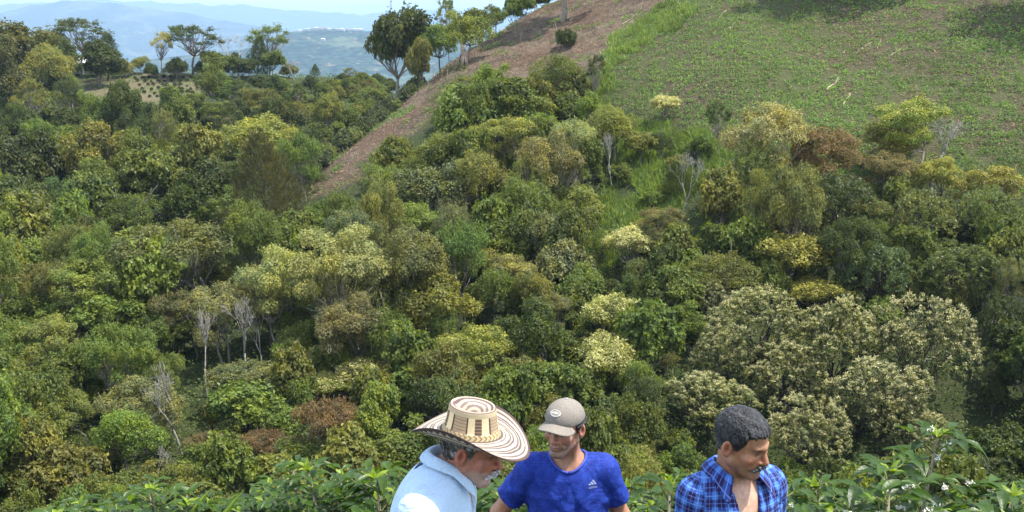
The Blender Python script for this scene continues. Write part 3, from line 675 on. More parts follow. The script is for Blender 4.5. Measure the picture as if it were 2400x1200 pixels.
# near large-leaved tree on the right
C_('bigleaf', 2330, 985, 230, 170, 'blueg', LEAF_GLOSSY, 'near dark green tree with broad leaves at the right edge', d=30)
C_('bigleaf', 2420, 930, 150, 130, 'blueg', LEAF_GLOSSY, 'near broad-leaved tree cut by the right edge, behind the other', d=33)
# leafless trees
for bx, by_, w_, h_, lb in [
 (568, 808, 110, 100, 'white leafless tree with a fan of twigs, left of the close pair'), (612, 802, 66, 100, 'slimmer white leafless tree, right of the close pair'),
 (480, 830, 90, 60, 'low grey leafless bush below the close pair of white trees'),
 (421, 990, 110, 130, 'white leafless tree on the lower left slope'), (352, 1060, 60, 90, 'thin leafless sapling under the white tree on the lower left'),
 (2192, 430, 150, 170, 'branching leafless tree at the right, below the golden yellow topped tree'),
 (788, 690, 70, 76, 'small white leafless tree in front of the long tan canopy'),
 (1437, 400, 60, 120, 'thin pale snag beside the olive tree in the centre right'),
 (1600, 450, 90, 80, 'grey dead twigs above the dark bush beside the gully'),
 (2385, 720, 50, 130, 'thin leafless stem at the right edge')]:
    Q_ = hit(bx, by_-h_*.5, 3.3)
    if Q_ is None: continue
    rad_ = w_*1.28*.5/F*Q_[1]; C_('bare', bx, by_-h_*.5, w_*1.15, None, 'bark', None, lb, d=Q_[1], zs=min(1.9, max(.95, 3.3/(1.3*rad_))))
B_('bare', 205, 1025, 90, 90, 'bark', label='leaning pale bare trunk at the lower left', lean=(0, -.6), rz=0)
B_('banana', 583, 255, 22, 34, 'yellow', label='tiny yellow banana plant on the upper left slope')
B_('banana', 1210, 605, 30, 36, 'pale', label='small pale palm-like plant in the centre')

for px, py, w_, h_, c_, lb in [(1385, 245, 70, 60, 'bright', 'uppermost light green bush in the grassy gully'), (1500, 330, 80, 60, 'olive', 'olive bush in the upper grassy gully'),
 (1545, 330, 60, 50, 'dark', 'dark bush in the upper grassy gully'),
 (1420, 560, 80, 60, 'green', 'lowest green bush in the grassy gully')]:
    C_('broad', px, py, w_, h_, c_, None, lb)
for px, py, w_, h_, c_, lb in [(1640, 345, 60, 44, 'green', 'green bush at the right rim of the grassy gully'), (1455, 410, 56, 50, 'green', 'green bush in the middle of the grassy gully'), (1530, 470, 60, 44, 'bright', 'light green bush in the lower grassy gully'),
 (1480, 290, 50, 40, 'green', 'small green bush at the head of the grassy gully'), (1590, 385, 50, 40, 'olive', 'olive bush below the right rim of the grassy gully')]:
    C_('shrub', px, py, w_, h_, c_, None, lb)
# coffee hedge along the crest of the cleared strip
HL = 'coffee bush in the hedge on the far side of the cleared strip'
for t in np.linspace(0, 1, 34):
    px = np.interp(t, [0, .3, .6, .85, 1], [728, 800, 890, 950, 985]); py = np.interp(px, [728, 800, 900, 960, 1000], [415, 325, 238, 158, 130])
    Yc = np.interp(px, [730, 800, 900, 1000], [100, 104.5, 110, 118])
    px += RT.uniform(-9, 9); P = at(px, py, Yc+RT.uniform(0, 3)); r_ = RT.uniform(.75, 1.15)
    tree('shrub', (P[0], P[1], float(H(P[0], P[1]))-.1), r_, RT.uniform(1.2, 1.8), RT.choice(['dark', 'green', 'dark']), LEAF_GLOSSY, HL, 'coffee bushes behind the cleared strip')
for q in range(110):
    px = RT.uniform(700, 970); py = RT.uniform(np.interp(px, [700, 800, 900, 970], [190, 185, 165, 150]), np.interp(px, [700, 800, 900, 970], [420, 310, 225, 150]))
    P = hit(px, py, 1.0)
    if P is None or P[1] < 108: continue
    tree('shrub', (P[0], P[1], float(H(P[0], P[1]))-.1), RT.uniform(.9, 1.7), RT.uniform(.9, 1.3), RT.choice(['dark', 'green', 'olive', 'green']), LEAF, 'dark coffee bush on the slope behind the hedge', 'coffee bushes on the slope behind the cleared strip')

# ------------------------------------------------------------------ the rest of the woods
ZONES = [ # px0, px1, py0, py1 of the crown centre, phrase, palette, kinds
 (-420, 700, 180, 330, 'on the upper left slope', ['dark', 'green', 'olive', 'dark', 'green', 'dark'], ['broad', 'shrub', 'open', 'broad'], (38, 66)),
 (-420, 720, 330, 560, 'on the middle left slope', ['dark', 'green', 'green', 'olive', 'dark', 'blueg'], ['broad', 'broad', 'shrub', 'umbrella', 'bigleaf'], (70, 120)),
 (-420, 720, 560, 800, 'on the left side below the feathery conifer', ['green', 'olive', 'green', 'bright', 'olive'], ['broad', 'umbrella', 'broad', 'bigleaf'], (80, 140)),
 (-420, 560, 800, 1230, 'on the lower left slope', ['green', 'bright', 'olive', 'green'], ['broad', 'bigleaf', 'broad', 'shrub', 'umbrella'], (90, 150)),
 (560, 1000, 780, 1230, 'left of and behind the straw hat', ['green', 'bright', 'green', 'olive'], ['broad', 'bigleaf', 'shrub', 'broad'], (80, 140)),
 (720, 1080, 330, 780, 'between the feathery conifer and the centre', ['green', 'olive', 'green', 'grey'], ['broad', 'shrub', 'broad', 'umbrella'], (80, 130)),
 (980, 1400, 180, 430, 'in the thicket under the brown slope', ['green', 'olive', 'bright', 'green', 'yellow'], ['broad', 'broad', 'shrub', 'open'], (60, 110)),
 (1080, 1400, 430, 780, 'in the centre of the wooded slope', ['green', 'green', 'olive', 'dark', 'grey'], ['broad', 'bigleaf', 'shrub', 'broad'], (70, 120)),
 (1000, 1600, 780, 1230, 'behind the two men on the left', ['green', 'olive', 'green', 'blueg'], ['broad', 'bigleaf', 'broad', 'shrub'], (80, 140)),
 (1400, 1760, 560, 800, 'between the gully and the blossoming grove', ['green', 'olive', 'green', 'dark'], ['broad', 'mango', 'bigleaf', 'broad'], (80, 130)),
 (1640, 2060, 330, 560, 'under the lower edge of the green slope', ['olive', 'green', 'dark', 'olive', 'green'], ['broad', 'mango', 'umbrella', 'broad'], (80, 130)),
 (2060, 2780, 400, 720, 'on the right side under the green slope', ['green', 'dark', 'olive', 'green'], ['mango', 'broad', 'mango', 'bigleaf'], (80, 140)),
 (1700, 2780, 640, 1230, 'around the blossoming grove', ['dark', 'green', 'dark'], ['mango', 'broad', 'bigleaf'], (90, 140))]
ADJ = {'dark': 'dark green', 'green': 'green', 'bright': 'light green', 'olive': 'olive green', 'yellow': 'yellow-green', 'brown': 'brownish', 'grey': 'grey-green', 'blueg': 'bluish green'}
KN = {'broad': 'leafy tree', 'umbrella': 'fine-leaved flat-topped tree', 'mango': 'drooping-leaved tree', 'bigleaf': 'large-leaved tree', 'shrub': 'bush', 'open': 'thin-crowned tree'}
grid = {}
COUNT = {}
def far_enough(px, py, w_):
    for (qx, qy, qw, qk) in PLACED:
        if qk in ('bare', 'banana'):
            if abs(px-qx) < w_*.5+qw*.25 and -w_*.1 < py-qy < qw*.75+w_*.4: return False
            continue
        if qk == 'grove' and abs(px-qx) < w_*.5+qw*.42 and abs(py-qy) < w_*.4+qw*.30: return False
        if abs(px-qx) < (w_+qw)*.245 and abs(py-qy) < (w_+qw)*.16: return False
    return True
for x0, x1, y0, y1, ph, pal, kinds, (wa, wb) in ZONES:
    for att in range(2300):
        px, py = RT.uniform(x0, x1), RT.uniform(y0, y1); w_ = RT.uniform(wa, wb)*1.2*(1 if RT.random() < .8 else 1.35)
        if att > 800: w_ *= .72
        if att > 1600: w_ *= .75
        if not far_enough(px, py, w_): continue
        kind = RT.choice(kinds)
        P = hit(px, py, 2.2)
        if P is None: continue
        q = hit(px, py+w_*.4)
        if q is not None and (patch(q[None], 'bare')[0] or patch(q[None], 'field')[0] or (patch(q[None], 'gully')[0] and RT.random() < .9) or patch(q[None], 'plot')[0]): continue
        sx = np.array([px, px-w_*.42, px+w_*.42, px, px-w_*.3, px+w_*.3]); sy = np.array([py, py, py, py-w_*.36, py-w_*.25, py-w_*.25])
        if any(inpoly(sx, sy, PATCH[k_]).any() for k_ in ('bare', 'field', 'gully')) or inpoly(sx[:1], sy[:1], PATCH['plot']).any(): continue
        q = hit(px, py-w_*.25)
        if q is not None and (patch(q[None], 'field')[0] or patch(q[None], 'bare')[0]): continue
        q = hit(px-w_*.4, py)
        if q is not None and patch(q[None], 'bare')[0] and px < 1150: continue
        if COUNT.get(kind, 0) >= 280: kind = 'broad' if COUNT.get('broad', 0) < 280 else 'bigleaf'
        COUNT[kind] = COUNT.get(kind, 0)+1
        c_ = RT.choice(pal); C_(kind, px, py, w_, w_*RT.uniform(.6, 1.25), c_, LEAF_GLOSSY if kind == 'mango' else None,
           '%s %s %s' % (ADJ[c_], KN[kind], ph), '%s %ss %s' % (ADJ[c_], KN[kind], ph))
print('PLACED', len(PLACED), COUNT)

# undergrowth that fills the gaps: nobody could count it
def scatter(n, py0, py1, px0=-700, px1=2900, seed=0, test=None):
    rs = np.random.RandomState(seed); out = []
    Ys = rs.uniform(0, 1, n*4); Y = 34*(210/34)**(Ys**.9); s = rs.uniform((px0-1200)/F, (px1-1200)/F, n*4)
    P = np.stack([s*Y, Y], -1); z = H(P[:, 0], P[:, 1]); P = np.concatenate([P, z[:, None]], 1)
    if test is not None: P = P[test(P)]
    return P[:n], rs
P, rs = scatter(270000, 0, 0, seed=3, test=lambda P: ~(patch(P, 'bare') | patch(P, 'field') | patch(P, 'plot') | patch(P, 'gully')))
n = len(P); hh = fbm(P[:, 0]/2.5, P[:, 1]/2.5, 40)*2.6-.5; P[:, 2] += np.clip(hh, .05, 2)*rs.uniform(.3, 1, n)
nn = unit(rs.normal(0, .6, (n, 3))+[0, -.2, .9]); sz = rs.uniform(.10, .24, n)*(P[:, 1]/75)**.5
V, Fc = leaves(P, np.cross(nn, rs.normal(0, 1, (n, 3))), nn, sz, sz*.55, .15)
UG = leaf_mat('undergrowth_leaf')
o = link('undergrowth', mesh_np('undergrowth', V, Fc, UG, attrs={'lv': np.repeat(np.clip(fbm(P[:, 0]/3, P[:, 1]/3, 60)*.9+rs.uniform(-.25, .45, n), 0, 1), 4)})); o.color = (.085, .125, .03, 1)
tag(o, kind='stuff')
# tall bright grass in the gully
P, rs = scatter(110000, 0, 0, 1300, 1760, seed=5, test=lambda P: patch(P, 'gully') & (fbm(P[:, 0]/1.6, P[:, 1]/1.6, 33) > .36)); n = len(P)
D = unit(rs.normal(0, .55, (n, 3))+[0, 0, 1]); sz = rs.uniform(.25, .8, n)*(.5+fbm(P[:, 0]/1.3, P[:, 1]/1.3, 77))
V, Fc = leaves(P, D, rdir(rs, n), sz, sz*.12)
o = link('gully_grass', mesh_np('gully_grass', V, Fc, leaf_mat('grass_blade', rough=.6, spec=.3, transl=.3, var=.4), attrs={'lv': np.repeat(np.clip(fbm(P[:, 0]/2.5, P[:, 1]/2.5, 71)*1.1+rs.uniform(-.2, .3, n), 0, 1), 4)})); o.color = (.135, .195, .05, 1)
tag(o, kind='stuff')
# low weeds on the green slope
def weed_test(P):
    fine = fbm(P[:, 0]/.55, P[:, 1]/.8, 81)+.30*(fbm(P[:, 0]/9, P[:, 1]/9, 83)-.47)
    rows = (np.sin((P[:, 2]+vnoise(P[:, 0]/6, P[:, 1]/6, 2)*.8)*15) > -.8) | (vnoise(P[:, 0]/3, P[:, 1]/3, 8) > .7)
    return (patch(P, 'bare') & (fbm(P[:, 0]/1.4, P[:, 1]/1.4, 44) > .60)) | (patch(P, 'plot') & (fbm(P[:, 0]/1.2, P[:, 1]/1.2, 44) > .5)) | (patch(P, 'field') & (fine > .41) & rows)
P, rs = scatter(340000, 0, 0, 100, 2600, seed=7, test=weed_test); n = len(P)
P[:, 2] += rs.uniform(0, .22, n); nn = unit(rs.normal(0, .6, (n, 3))+[0, -.3, .8]); sz = rs.uniform(.08, .24, n)
V, Fc = leaves(P, np.cross(nn, rs.normal(0, 1, (n, 3)))+[0, 0, .4], nn, sz, sz*.45, .1)
o = link('field_weeds', mesh_np('field_weeds', V, Fc, leaf_mat('weed_leaf', rough=.6, spec=.25), attrs={'lv': np.repeat(np.clip(fbm(P[:, 0]/4, P[:, 1]/4, 91)*.9+rs.uniform(-.3, .45, n), 0, 1), 4)})); o.color = (.105, .19, .045, 1)
tag(o, kind='stuff')
# dry cut stalks on the brown slope, straw litter on the green one
P, rs = scatter(90000, 0, 0, 650, 2600, seed=9, test=lambda P: patch(P, 'bare') | (patch(P, 'field') & (vnoise(P[:, 0]*.9, P[:, 1]*.9, 5) > .45)) | patch(P, 'plot')); n = len(P)
P[:, 2] += .04; D = unit(rs.normal(0, 1, (n, 3))*[1, 1, .3]+[.3, -.2, 0]); sz = rs.uniform(.15, .55, n)
V, Fc = leaves(P, D, unit(rs.normal(0, .4, (n, 3))+[0, 0, 1]), sz, rs.uniform(.02, .05, n))
o = link('dry_stalks', mesh_np('dry_stalks', V, Fc, leaf_mat('dry_stalk', rough=.8, spec=.1, transl=.05, var=.7, hue=(1.1, .9, .8)), attrs={'lv': np.repeat(rs.uniform(0, 1, n), 4)})); o.color = (.22, .16, .105, 1)
tag(o, kind='stuff')
# standing stakes on the brown slope; logs on the green one
st = 0
for q in range(400):
    px, py = RT.uniform(740, 1560), RT.uniform(20, 420); P = hit(px, py)
    if P is None or not patch(P[None], 'bare')[0]: continue
    mb = MB(); h_ = RT.uniform(.5, 1.3); lx, ly = RT.uniform(-.35, .35)*h_, RT.uniform(-.3, .3)*h_
    mb.tube([(0, 0, -.1), (lx*.4+.02, ly*.5, h_*.5), (lx, ly, h_)], [.035, .028, .015], 5, srgb(146, 132, 108))
    o = link('stake', mb.mesh('stake', BARK), None, P); o.location.z = float(H(P[0], P[1]))
    tag(o, 'thin pale dry stem standing on the brown cleared slope', 'stake', 'dry stems standing on the cleared slope'); st += 1
    if st >= 46: break
def log(px, py, qx, qy, r, lb, gr=None):
    r *= .8
    a, b = hit(px, py), hit(qx, qy)
    if a is None or b is None: return
    mb = MB(); n_ = 7; t = np.linspace(0, 1, n_)[:, None]; pts = a*(1-t)+b*t; pts[:, 2] = H(pts[:, 0], pts[:, 1])+r*.8; pts[1:-1] += np.random.RandomState(int(px)).normal(0, r*.35, (n_-2, 3))
    c0 = pts.mean(0); mb.tube(pts-c0, np.linspace(r, r*.45, n_), 7, srgb(150, 138, 114))
    mb.tube([pts[3]-c0, pts[3]-c0+(b-a)*.12+np.array([r*3, 0, r*5])], [r*.4, r*.15], 5, srgb(146, 132, 108))
    tag(link('fallen_log', mb.mesh('fallen_log', BARK, True), None, c0), lb, 'log', gr)
log(1938, 218, 1966, 192, .13, 'thickest pale log lying on the green slope')
log(1975, 250, 1993, 222, .10, 'short pale log just below the thickest one on the green slope')
log(1425, 106, 1448, 95, .08, 'pale log on the brown slope next to the bright grass')
log(1455, 62, 1495, 34, .09, 'pale log lying along the border of the brown and green slopes')
log(1683, 44, 1704, 24, .06, 'thin pale stick in the shade patch on the green slope, upper one')
log(1710, 72, 1718, 68, .12, 'short whitish block at the foot of the shade patch')
log(2018, 118, 2044, 103, .06, 'thin pale stick high on the green slope, left of the upright pair')
log(2056, 118, 2064, 94, .05, 'thin pale stick pointing up the green slope, leftmost of two')
log(1944, 112, 1958, 97, .05, 'thin pale stick on the green slope left of the longest one')
log(2085, 132, 2110, 116, .06, 'thin pale stick with a dark root end on the green slope')
log(1748, 220, 1757, 205, .05, 'small stick at the lower left of the green slope')
log(1977, 128, 1980, 120, .05, 'very short upright stick on the green slope')
log(2405, 100, 2420, 80, .06, 'stick at the right edge of the green slope')
# tangle of roots under the leaning crest tree
P = hit(1085, 160); mb = MB(); rs = np.random.RandomState(4)
for q in range(26):
    a = rs.uniform(0, 6.28); mb.tube([(math.cos(a)*.9*rs.rand(), math.sin(a)*.6*rs.rand(), -.1), (math.cos(a)*.4, math.sin(a)*.3, .9), (rs.normal(0, .15), 0, 1.8+rs.rand()*.6)], [.05, .05, .02], 5, (.2, .16, .13))
tag(link('root_tangle', mb.mesh('root_tangle', BARK, True), None, P), 'dark upright tangle of roots and stems under the leaning crest tree', 'tree stump')
# rows of seedlings on the bare plot of the left ridge
for r_ in range(6):
    for q in range(11):
        px = 318+q*16+r_*6+RT.uniform(-5, 5); py = 184+r_*9+RT.uniform(-2, 2); P = hit(px, py)
        if P is None or not patch(P[None], 'plot')[0]: continue
        o = tree('shrub', (P[0], P[1], float(H(P[0], P[1]))-.05), RT.uniform(.22, .38), 1.3, 'dark', LEAF, 'small dark seedling planted on the pale plot of the left ridge', 'seedlings on the pale plot')
# white roofed farmhouse on the left ridge, village on the far ridge
WALL = vcol_mat('plaster', .8, .2, 3, .12, .1, .01)
def house(P, w_, d_, h_, rz, wall, roofc, lb, gr=None, name='house'):
    o = empty(name, P, rz); mb = MB(); mb.box((0, 0, h_/2-.5), (w_, d_, h_+1), 0, wall); link('wall', mb.mesh('wall', WALL), o)
    V = np.array([[-w_*.56, -d_*.62, h_-.1], [w_*.56, -d_*.62, h_-.1], [w_*.56, 0, h_+d_*.25], [-w_*.56, 0, h_+d_*.25], [w_*.56, d_*.62, h_-.1], [-w_*.56, d_*.62, h_-.1]])
    V2 = V+[0, 0, .15]; mb = MB(); mb.add(np.concatenate([V, V2]), np.array([[0, 3, 2, 1], [3, 5, 4, 2], [6, 7, 8, 9], [9, 8, 10, 11], [0, 1, 7, 6], [4, 5, 11, 10], [1, 2, 8, 7], [2, 4, 10, 8], [3, 0, 6, 9], [5, 3, 9, 11]]), roofc)
    link('roof', mb.mesh('roof', WALL), o)
    if w_ < 20:
        mb = MB(); mb.box((-w_*.2, -d_/2-.02, 1.0), (.9, .06, 2.0), 0, (.12, .07, .04)); link('door', mb.mesh('door', WALL), o)
        for sx in (.1, .32):
            mb = MB(); mb.box((w_*sx, -d_/2-.02, 1.5), (.9, .06, .9), 0, (.05, .06, .07)); link('window', mb.mesh('window', WALL), o)
    return tag(o, lb, 'house', gr)
P = at(187, 158, 186); P[2] = float(H(P[0], P[1])); B_('shrub', 165, 178, 70, 30, 'green', label='bush hiding the wall of the white roofed farmhouse, left one'); B_('shrub', 222, 178, 60, 32, 'dark', label='bush hiding the wall of the white roofed farmhouse, right one')
house(P, 7, 4, 1.7, .15, (.5, .48, .42), (.8, .8, .78), 'low farmhouse with a white roof under the dark trees of the left ridge', name='farmhouse')
rh = random.Random(3)
for px, py in [(742, 70), (752, 72), (765, 67), (772, 71), (790, 69), (803, 70), (818, 73), (832, 71), (845, 76), (703, 80), (722, 78), (758, 103), (960, 92)]:
    Yv = 3560 if py < 90 else 3350; p = at(px, py, Yv); x_, y_ = p[0], p[1]
    fy = int((y_-560)/45); fx = int((x_/y_+1.9)/3.8*639); zz = Zf[fy:fy+2, fx:fx+2].max()
    house((x_, y_, zz), rh.uniform(8, 15), 8, rh.uniform(3.5, 5.5), rh.uniform(-.4, .4), (.45, .44, .42), rh.choice([(.5, .5, .5), (.35, .2, .14), (.6, .55, .5)]), 'tiny pale house in the village on the distant blue ridge', 'houses on the distant ridge')

# ------------------------------------------------------------------ coffee plants in the foreground
def coffee_template(seed, nst, hgt, flowers):
    rs = np.random.RandomState(seed); LV, LF, LT, nv = [], [], [], 0; mb = MB(); fb = MB()
    t = np.array([0, .12, .3, .55, .8, 1.0]); prof = np.array([.02, .45, .92, 1.0, .55, .02])
    def leaf(p, d, up, ln, bright):
        nonlocal nv
        d = unit(d); s = unit(np.cross(d, up)); u = np.cross(s, d); w = ln*rs.uniform(.17, .215); curl = rs.uniform(.25, .75); wv = rs.uniform(0, 6)
        c = p+d*(t*ln)[:, None]+u*((.22*t-curl*t*t)*ln*.9)[:, None]; out = []
        for k in (-1, -.5, 0, .5, 1):
            rip = .035*ln*np.sin(t*17+wv+k)*abs(k)
            out.append(c+s*(k*prof*w)[:, None]+u*((abs(k)*prof*w*.38)+rip)[:, None])
        V = np.stack(out, 1).reshape(-1, 3); i, j = np.meshgrid(np.arange(5), np.arange(4), indexing='ij'); q = i*5+j
        LV.append(V); LF.append(np.stack([q, q+1, q+6, q+5], -1).reshape(-1, 4)+nv); nv += len(V)
        LT.append(np.full(len(V), bright))
    H0 = hgt
    stems = [np.array([rs.normal(0, .16), rs.normal(0, .16), 0]) for _ in range(nst)]
    for b in stems:
        lean = np.array([rs.normal(0, .16), rs.normal(0, .16), 1]); top = b+lean*H0*rs.uniform(.85, 1.05)
        mb.tube([b-[0, 0, .1], (b+top)/2, top], [.018, .014, .006], 6, (.22, .19, .13))
        nodes = int(H0/.085)
        for k in range(nodes):
            f = (k+1)/nodes
            if f < .22: continue
            p0 = b*(1-f)+top*f; a0 = k*1.57+rs.normal(0, .3); L0 = (.62*(1-f)**.7+.10)*rs.uniform(.8, 1.1)
            for sgn in (0, math.pi):
                a = a0+sgn; dr = np.array([math.cos(a), math.sin(a), .42+.6*f]); dr = unit(dr); nn_ = max(2, int(L0/.062)); P = [p0]
                for q in range(nn_): dr = unit(dr+[0, 0, -.085]); P.append(P[-1]+dr*L0/nn_)
                mb.tube(P, np.linspace(.006, .003, len(P)), 4, (.16, .17, .06))
                for q in range(1, len(P)):
                    if q < len(P)*.35 and rs.rand() < .55: continue
                    sd = unit(np.cross(dr, [0, 0, 1])); tipn = q/len(P)
                    for s_ in (-1, 1):
                        young = tipn > .82 and rs.rand() < .75; ln = rs.uniform(.105, .165)*(.72 if young else 1)
                        dd = unit(sd*s_*.9+dr*rs.uniform(.35, .8)+[0, 0, (.35 if young else rs.uniform(-.45, .2))])
                        leaf(P[q], dd, unit(np.array([0, 0, 1.0])+rs.normal(0, .22, 3)), ln, rs.uniform(.7, 1) if young else rs.uniform(0, .5))
                    if flowers and rs.rand() < flowers and 0 < q < len(P)-1:
                        for _ in range(9):
                            c = P[q]+rs.normal(0, .013, 3)+[0, 0, .012]; d_ = rdir(rs, 5); V, Fc = leaves(np.tile(c, (5, 1)), d_+[0, 0, .4], rdir(rs, 5), .019, .007); fb.add(V, Fc, (.82, .80, .70))
        leaf(top, np.array([rs.normal(0, .3), rs.normal(0, .3), 1.0]), np.array([0, 1.0, .2]), .1, .95)
        for _ in range(4): a = rs.uniform(0, 6.3); leaf(top, np.array([math.cos(a), math.sin(a), .9]), np.array([0, 0, 1.0]), rs.uniform(.08, .12), .95)
    lm = mesh_np('coffee_leaves', np.concatenate(LV), np.concatenate(LF), COFFEE, True, attrs={'lv': np.concatenate(LT)})
    return lm, mb.mesh('coffee_stem', BARK, True), (fb.mesh('coffee_flowers', PETAL) if fb.n else None)
m, nt = new_mat('coffee_leaf'); lv = N(nt, 'ShaderNodeAttribute', attribute_name='lv').outputs['Fac']
c = ramp(nt, lv, [(0, (.016, .042, .008)), (.5, (.050, .105, .012)), (.75, (.17, .26, .025)), (1, (.27, .36, .035))])
c = mixc(nt, ramp(nt, noise(nt, 22, 3, objco(nt)), [(.35, 0), (.7, .5)]), c, (.08, .13, .014))
p_ = principled(nt, c, .38, .32, noise(nt, 60, 2, objco(nt)), .25, .01)
t_ = N(nt, 'ShaderNodeBsdfTranslucent'); L(nt, mixc(nt, 1, c, (1.5, 1.5, .5), 'MULTIPLY'), t_.inputs[0]); x_ = N(nt, 'ShaderNodeMixShader', i_0=.4); L(nt, p_, x_.inputs[1]); L(nt, t_.outputs[0], x_.inputs[2]); finish(nt, x_.outputs[0])
COFFEE = m; PETAL = vcol_mat('petal', .6, .3, 50, .1, .1, .002)
CT = [coffee_template(1, 3, 1.45, 0), coffee_template(2, 2, 1.35, .12), coffee_template(3, 3, 1.5, 0), coffee_template(4, 2, 1.3, 0), coffee_template(5, 3, 1.4, .30)]
def coffee(px, pytop, Y, k, label, group=None, rz=None):
    pytop += 4; lm, sm, fm = CT[k]; top = at(px, pytop, Y); g0 = float(H(top[0], top[1])); h = [1.45, 1.35, 1.5, 1.3, 1.4][k]; z = (top[2]-g0)/(h*1.07)
    s = np.clip(z*1.08, .85, 1.4)
    o = empty('coffee_plant', (top[0], top[1], g0), RT.uniform(0, 6.28) if rz is None else rz, (s, s, z))
    link('leaves', lm, o); link('stem', sm, o)
    if fm: link('flowers', fm, o)
    return tag(o, label, 'coffee plant', group)
coffee(860, 1085, 6.2, 0, 'taller coffee plant rising just left of the light blue shirt')
coffee(790, 1120, 6.6, 2, 'coffee plant left of the tallest one beside the light blue shirt')
coffee(1235, 1110, 6.3, 3, 'coffee plant seen between the straw-hatted man and the blue t-shirt')
coffee(1510, 1095, 6.0, 0, 'coffee plant just right of the blue t-shirt')
coffee(1575, 1105, 5.4, 2, 'coffee plant touching the left sleeve of the plaid shirt')
coffee(1900, 1115, 5.6, 1, 'coffee plant just right of the plaid shirt')
coffee(1985, 1125, 5.8, 2, 'second coffee plant right of the plaid shirt')
coffee(2075, 1122, 5.2, 4, 'coffee plant with a stem thick with white blossom at the lower right')
coffee(2180, 1126, 5.0, 4, 'tallest blossoming coffee plant at the lower right')
coffee(2290, 1122, 5.2, 1, 'coffee plant right of the tallest blossoming one')
coffee(2390, 1118, 5.4, 4, 'blossoming coffee plant at the lower right corner')
coffee(2450, 1118, 5.8, 2, 'coffee plant cut by the lower right corner')
coffee(2120, 1130, 6.0, 0, 'small coffee plant half hidden between the blossoming ones')
GL = 'coffee plant in the low row along the bottom edge left of the men'
for k, px in enumerate(range(190, 800, 58)):
    coffee(px+RT.uniform(-14, 14), np.interp(px, [120, 250, 500, 700], [1172, 1150, 1142, 1132])+RT.uniform(-8, 12), 7.4+RT.uniform(-.4, .6), [0, 3, 2][k % 3], GL, 'coffee plants along the bottom edge left of the men')
coffee(40, 1192, 7.8, 0, 'lowest coffee plant in the lower left corner'); coffee(120, 1182, 7.6, 3, 'second coffee plant from the lower left corner')
for k, px in enumerate([930, 1000, 1080, 1160, 1330, 1410, 1640, 1720, 1800]):
    coffee(px, 1128+RT.uniform(-6, 12), 7.2, k % 3 if k % 3 != 1 else 3, 'coffee plant in the row directly behind the three men', 'coffee plants behind the three men')
# big upright pale leaves poking out of the row
P = at(560, 1190, 7.0); mbx = []
def blade(px, py0, py1, Y, wd, lb):
    a = at(px, py1, Y); g0 = float(H(a[0], a[1])); h = at(px, py0, Y)[2]-g0
    n = 12; t = np.linspace(0, 1, n); hh = h*(.25+.75*t); w_ = wd*np.sin(np.pi*np.clip(t*.96+.04, 0, 1))**.7
    c = np.stack([.34*t**2*h, .05*t*h, hh], -1); V = np.concatenate([c-[1, 0, 0]*w_[:, None]+[0, .02, 0], c, c+[1, 0, 0]*w_[:, None]+[0, .02, 0]]); i = np.arange(n-1)
    f = np.concatenate([np.stack([i, i+1, i+n+1, i+n], -1), np.stack([i+n, i+n+1, i+2*n+1, i+2*n], -1)])
    o = empty('banana_shoot', (a[0], a[1], g0)); l_ = link('leaf', mesh_np('leaf', V, f, UG, True, attrs={'lv': np.full(len(V), .6)}), o); l_.color = (.22, .30, .05, 1)
    mb = MB(); mb.tube([(0, 0, -.05), (0, 0, h*.3)], [.02, .012], 6, (.14, .18, .05)); link('stem', mb.mesh('stem', BARK, True), o)
    tag(o, lb, 'plant')
blade(352, 1152, 1190, 7.0, .034, 'upright pale green leaf shoot at the lower left, left one of two')
blade(430, 1158, 1190, 7.0, .036, 'upright pale green leaf shoot at the lower left, right one of two')

# ------------------------------------------------------------------ implicit surfaces for the figures
def smin(a, b, k):
    h = np.clip(.5+.5*(b-a)/k, 0, 1); return b*(1-h)+a*h-k*h*(1-h)
def smax(a, b, k): return -smin(-a, -b, k)
def sph(P, c, r): return np.linalg.norm(P-np.asarray(c), axis=1)-r
def ell(P, c, r):
    q = P-np.asarray(c); r = np.asarray(r, float); k0 = np.linalg.norm(q/r, axis=1); k1 = np.linalg.norm(q/(r*r), axis=1)+1e-9; return k0*(k0-1)/k1
def cap(P, a, b, ra, rb=None):
    rb = ra if rb is None else rb; a = np.asarray(a, float); b = np.asarray(b, float); ab = b-a
    t = np.clip(((P-a)@ab)/(ab@ab), 0, 1); return np.linalg.norm(P-a-t[:, None]*ab, axis=1)-(ra+(rb-ra)*t)
def ecap(P, a, b, ra, rb, sq):
    """capsule squashed along y by sq"""
    s = np.array([1, 1/sq, 1]); return cap(P*s, np.asarray(a)*s, np.asarray(b)*s, ra, rb)*min(1, sq)**.5
def union(P, parts, k):
    d = None
    for p in parts: d = p if d is None else smin(d, p, k)
    return d
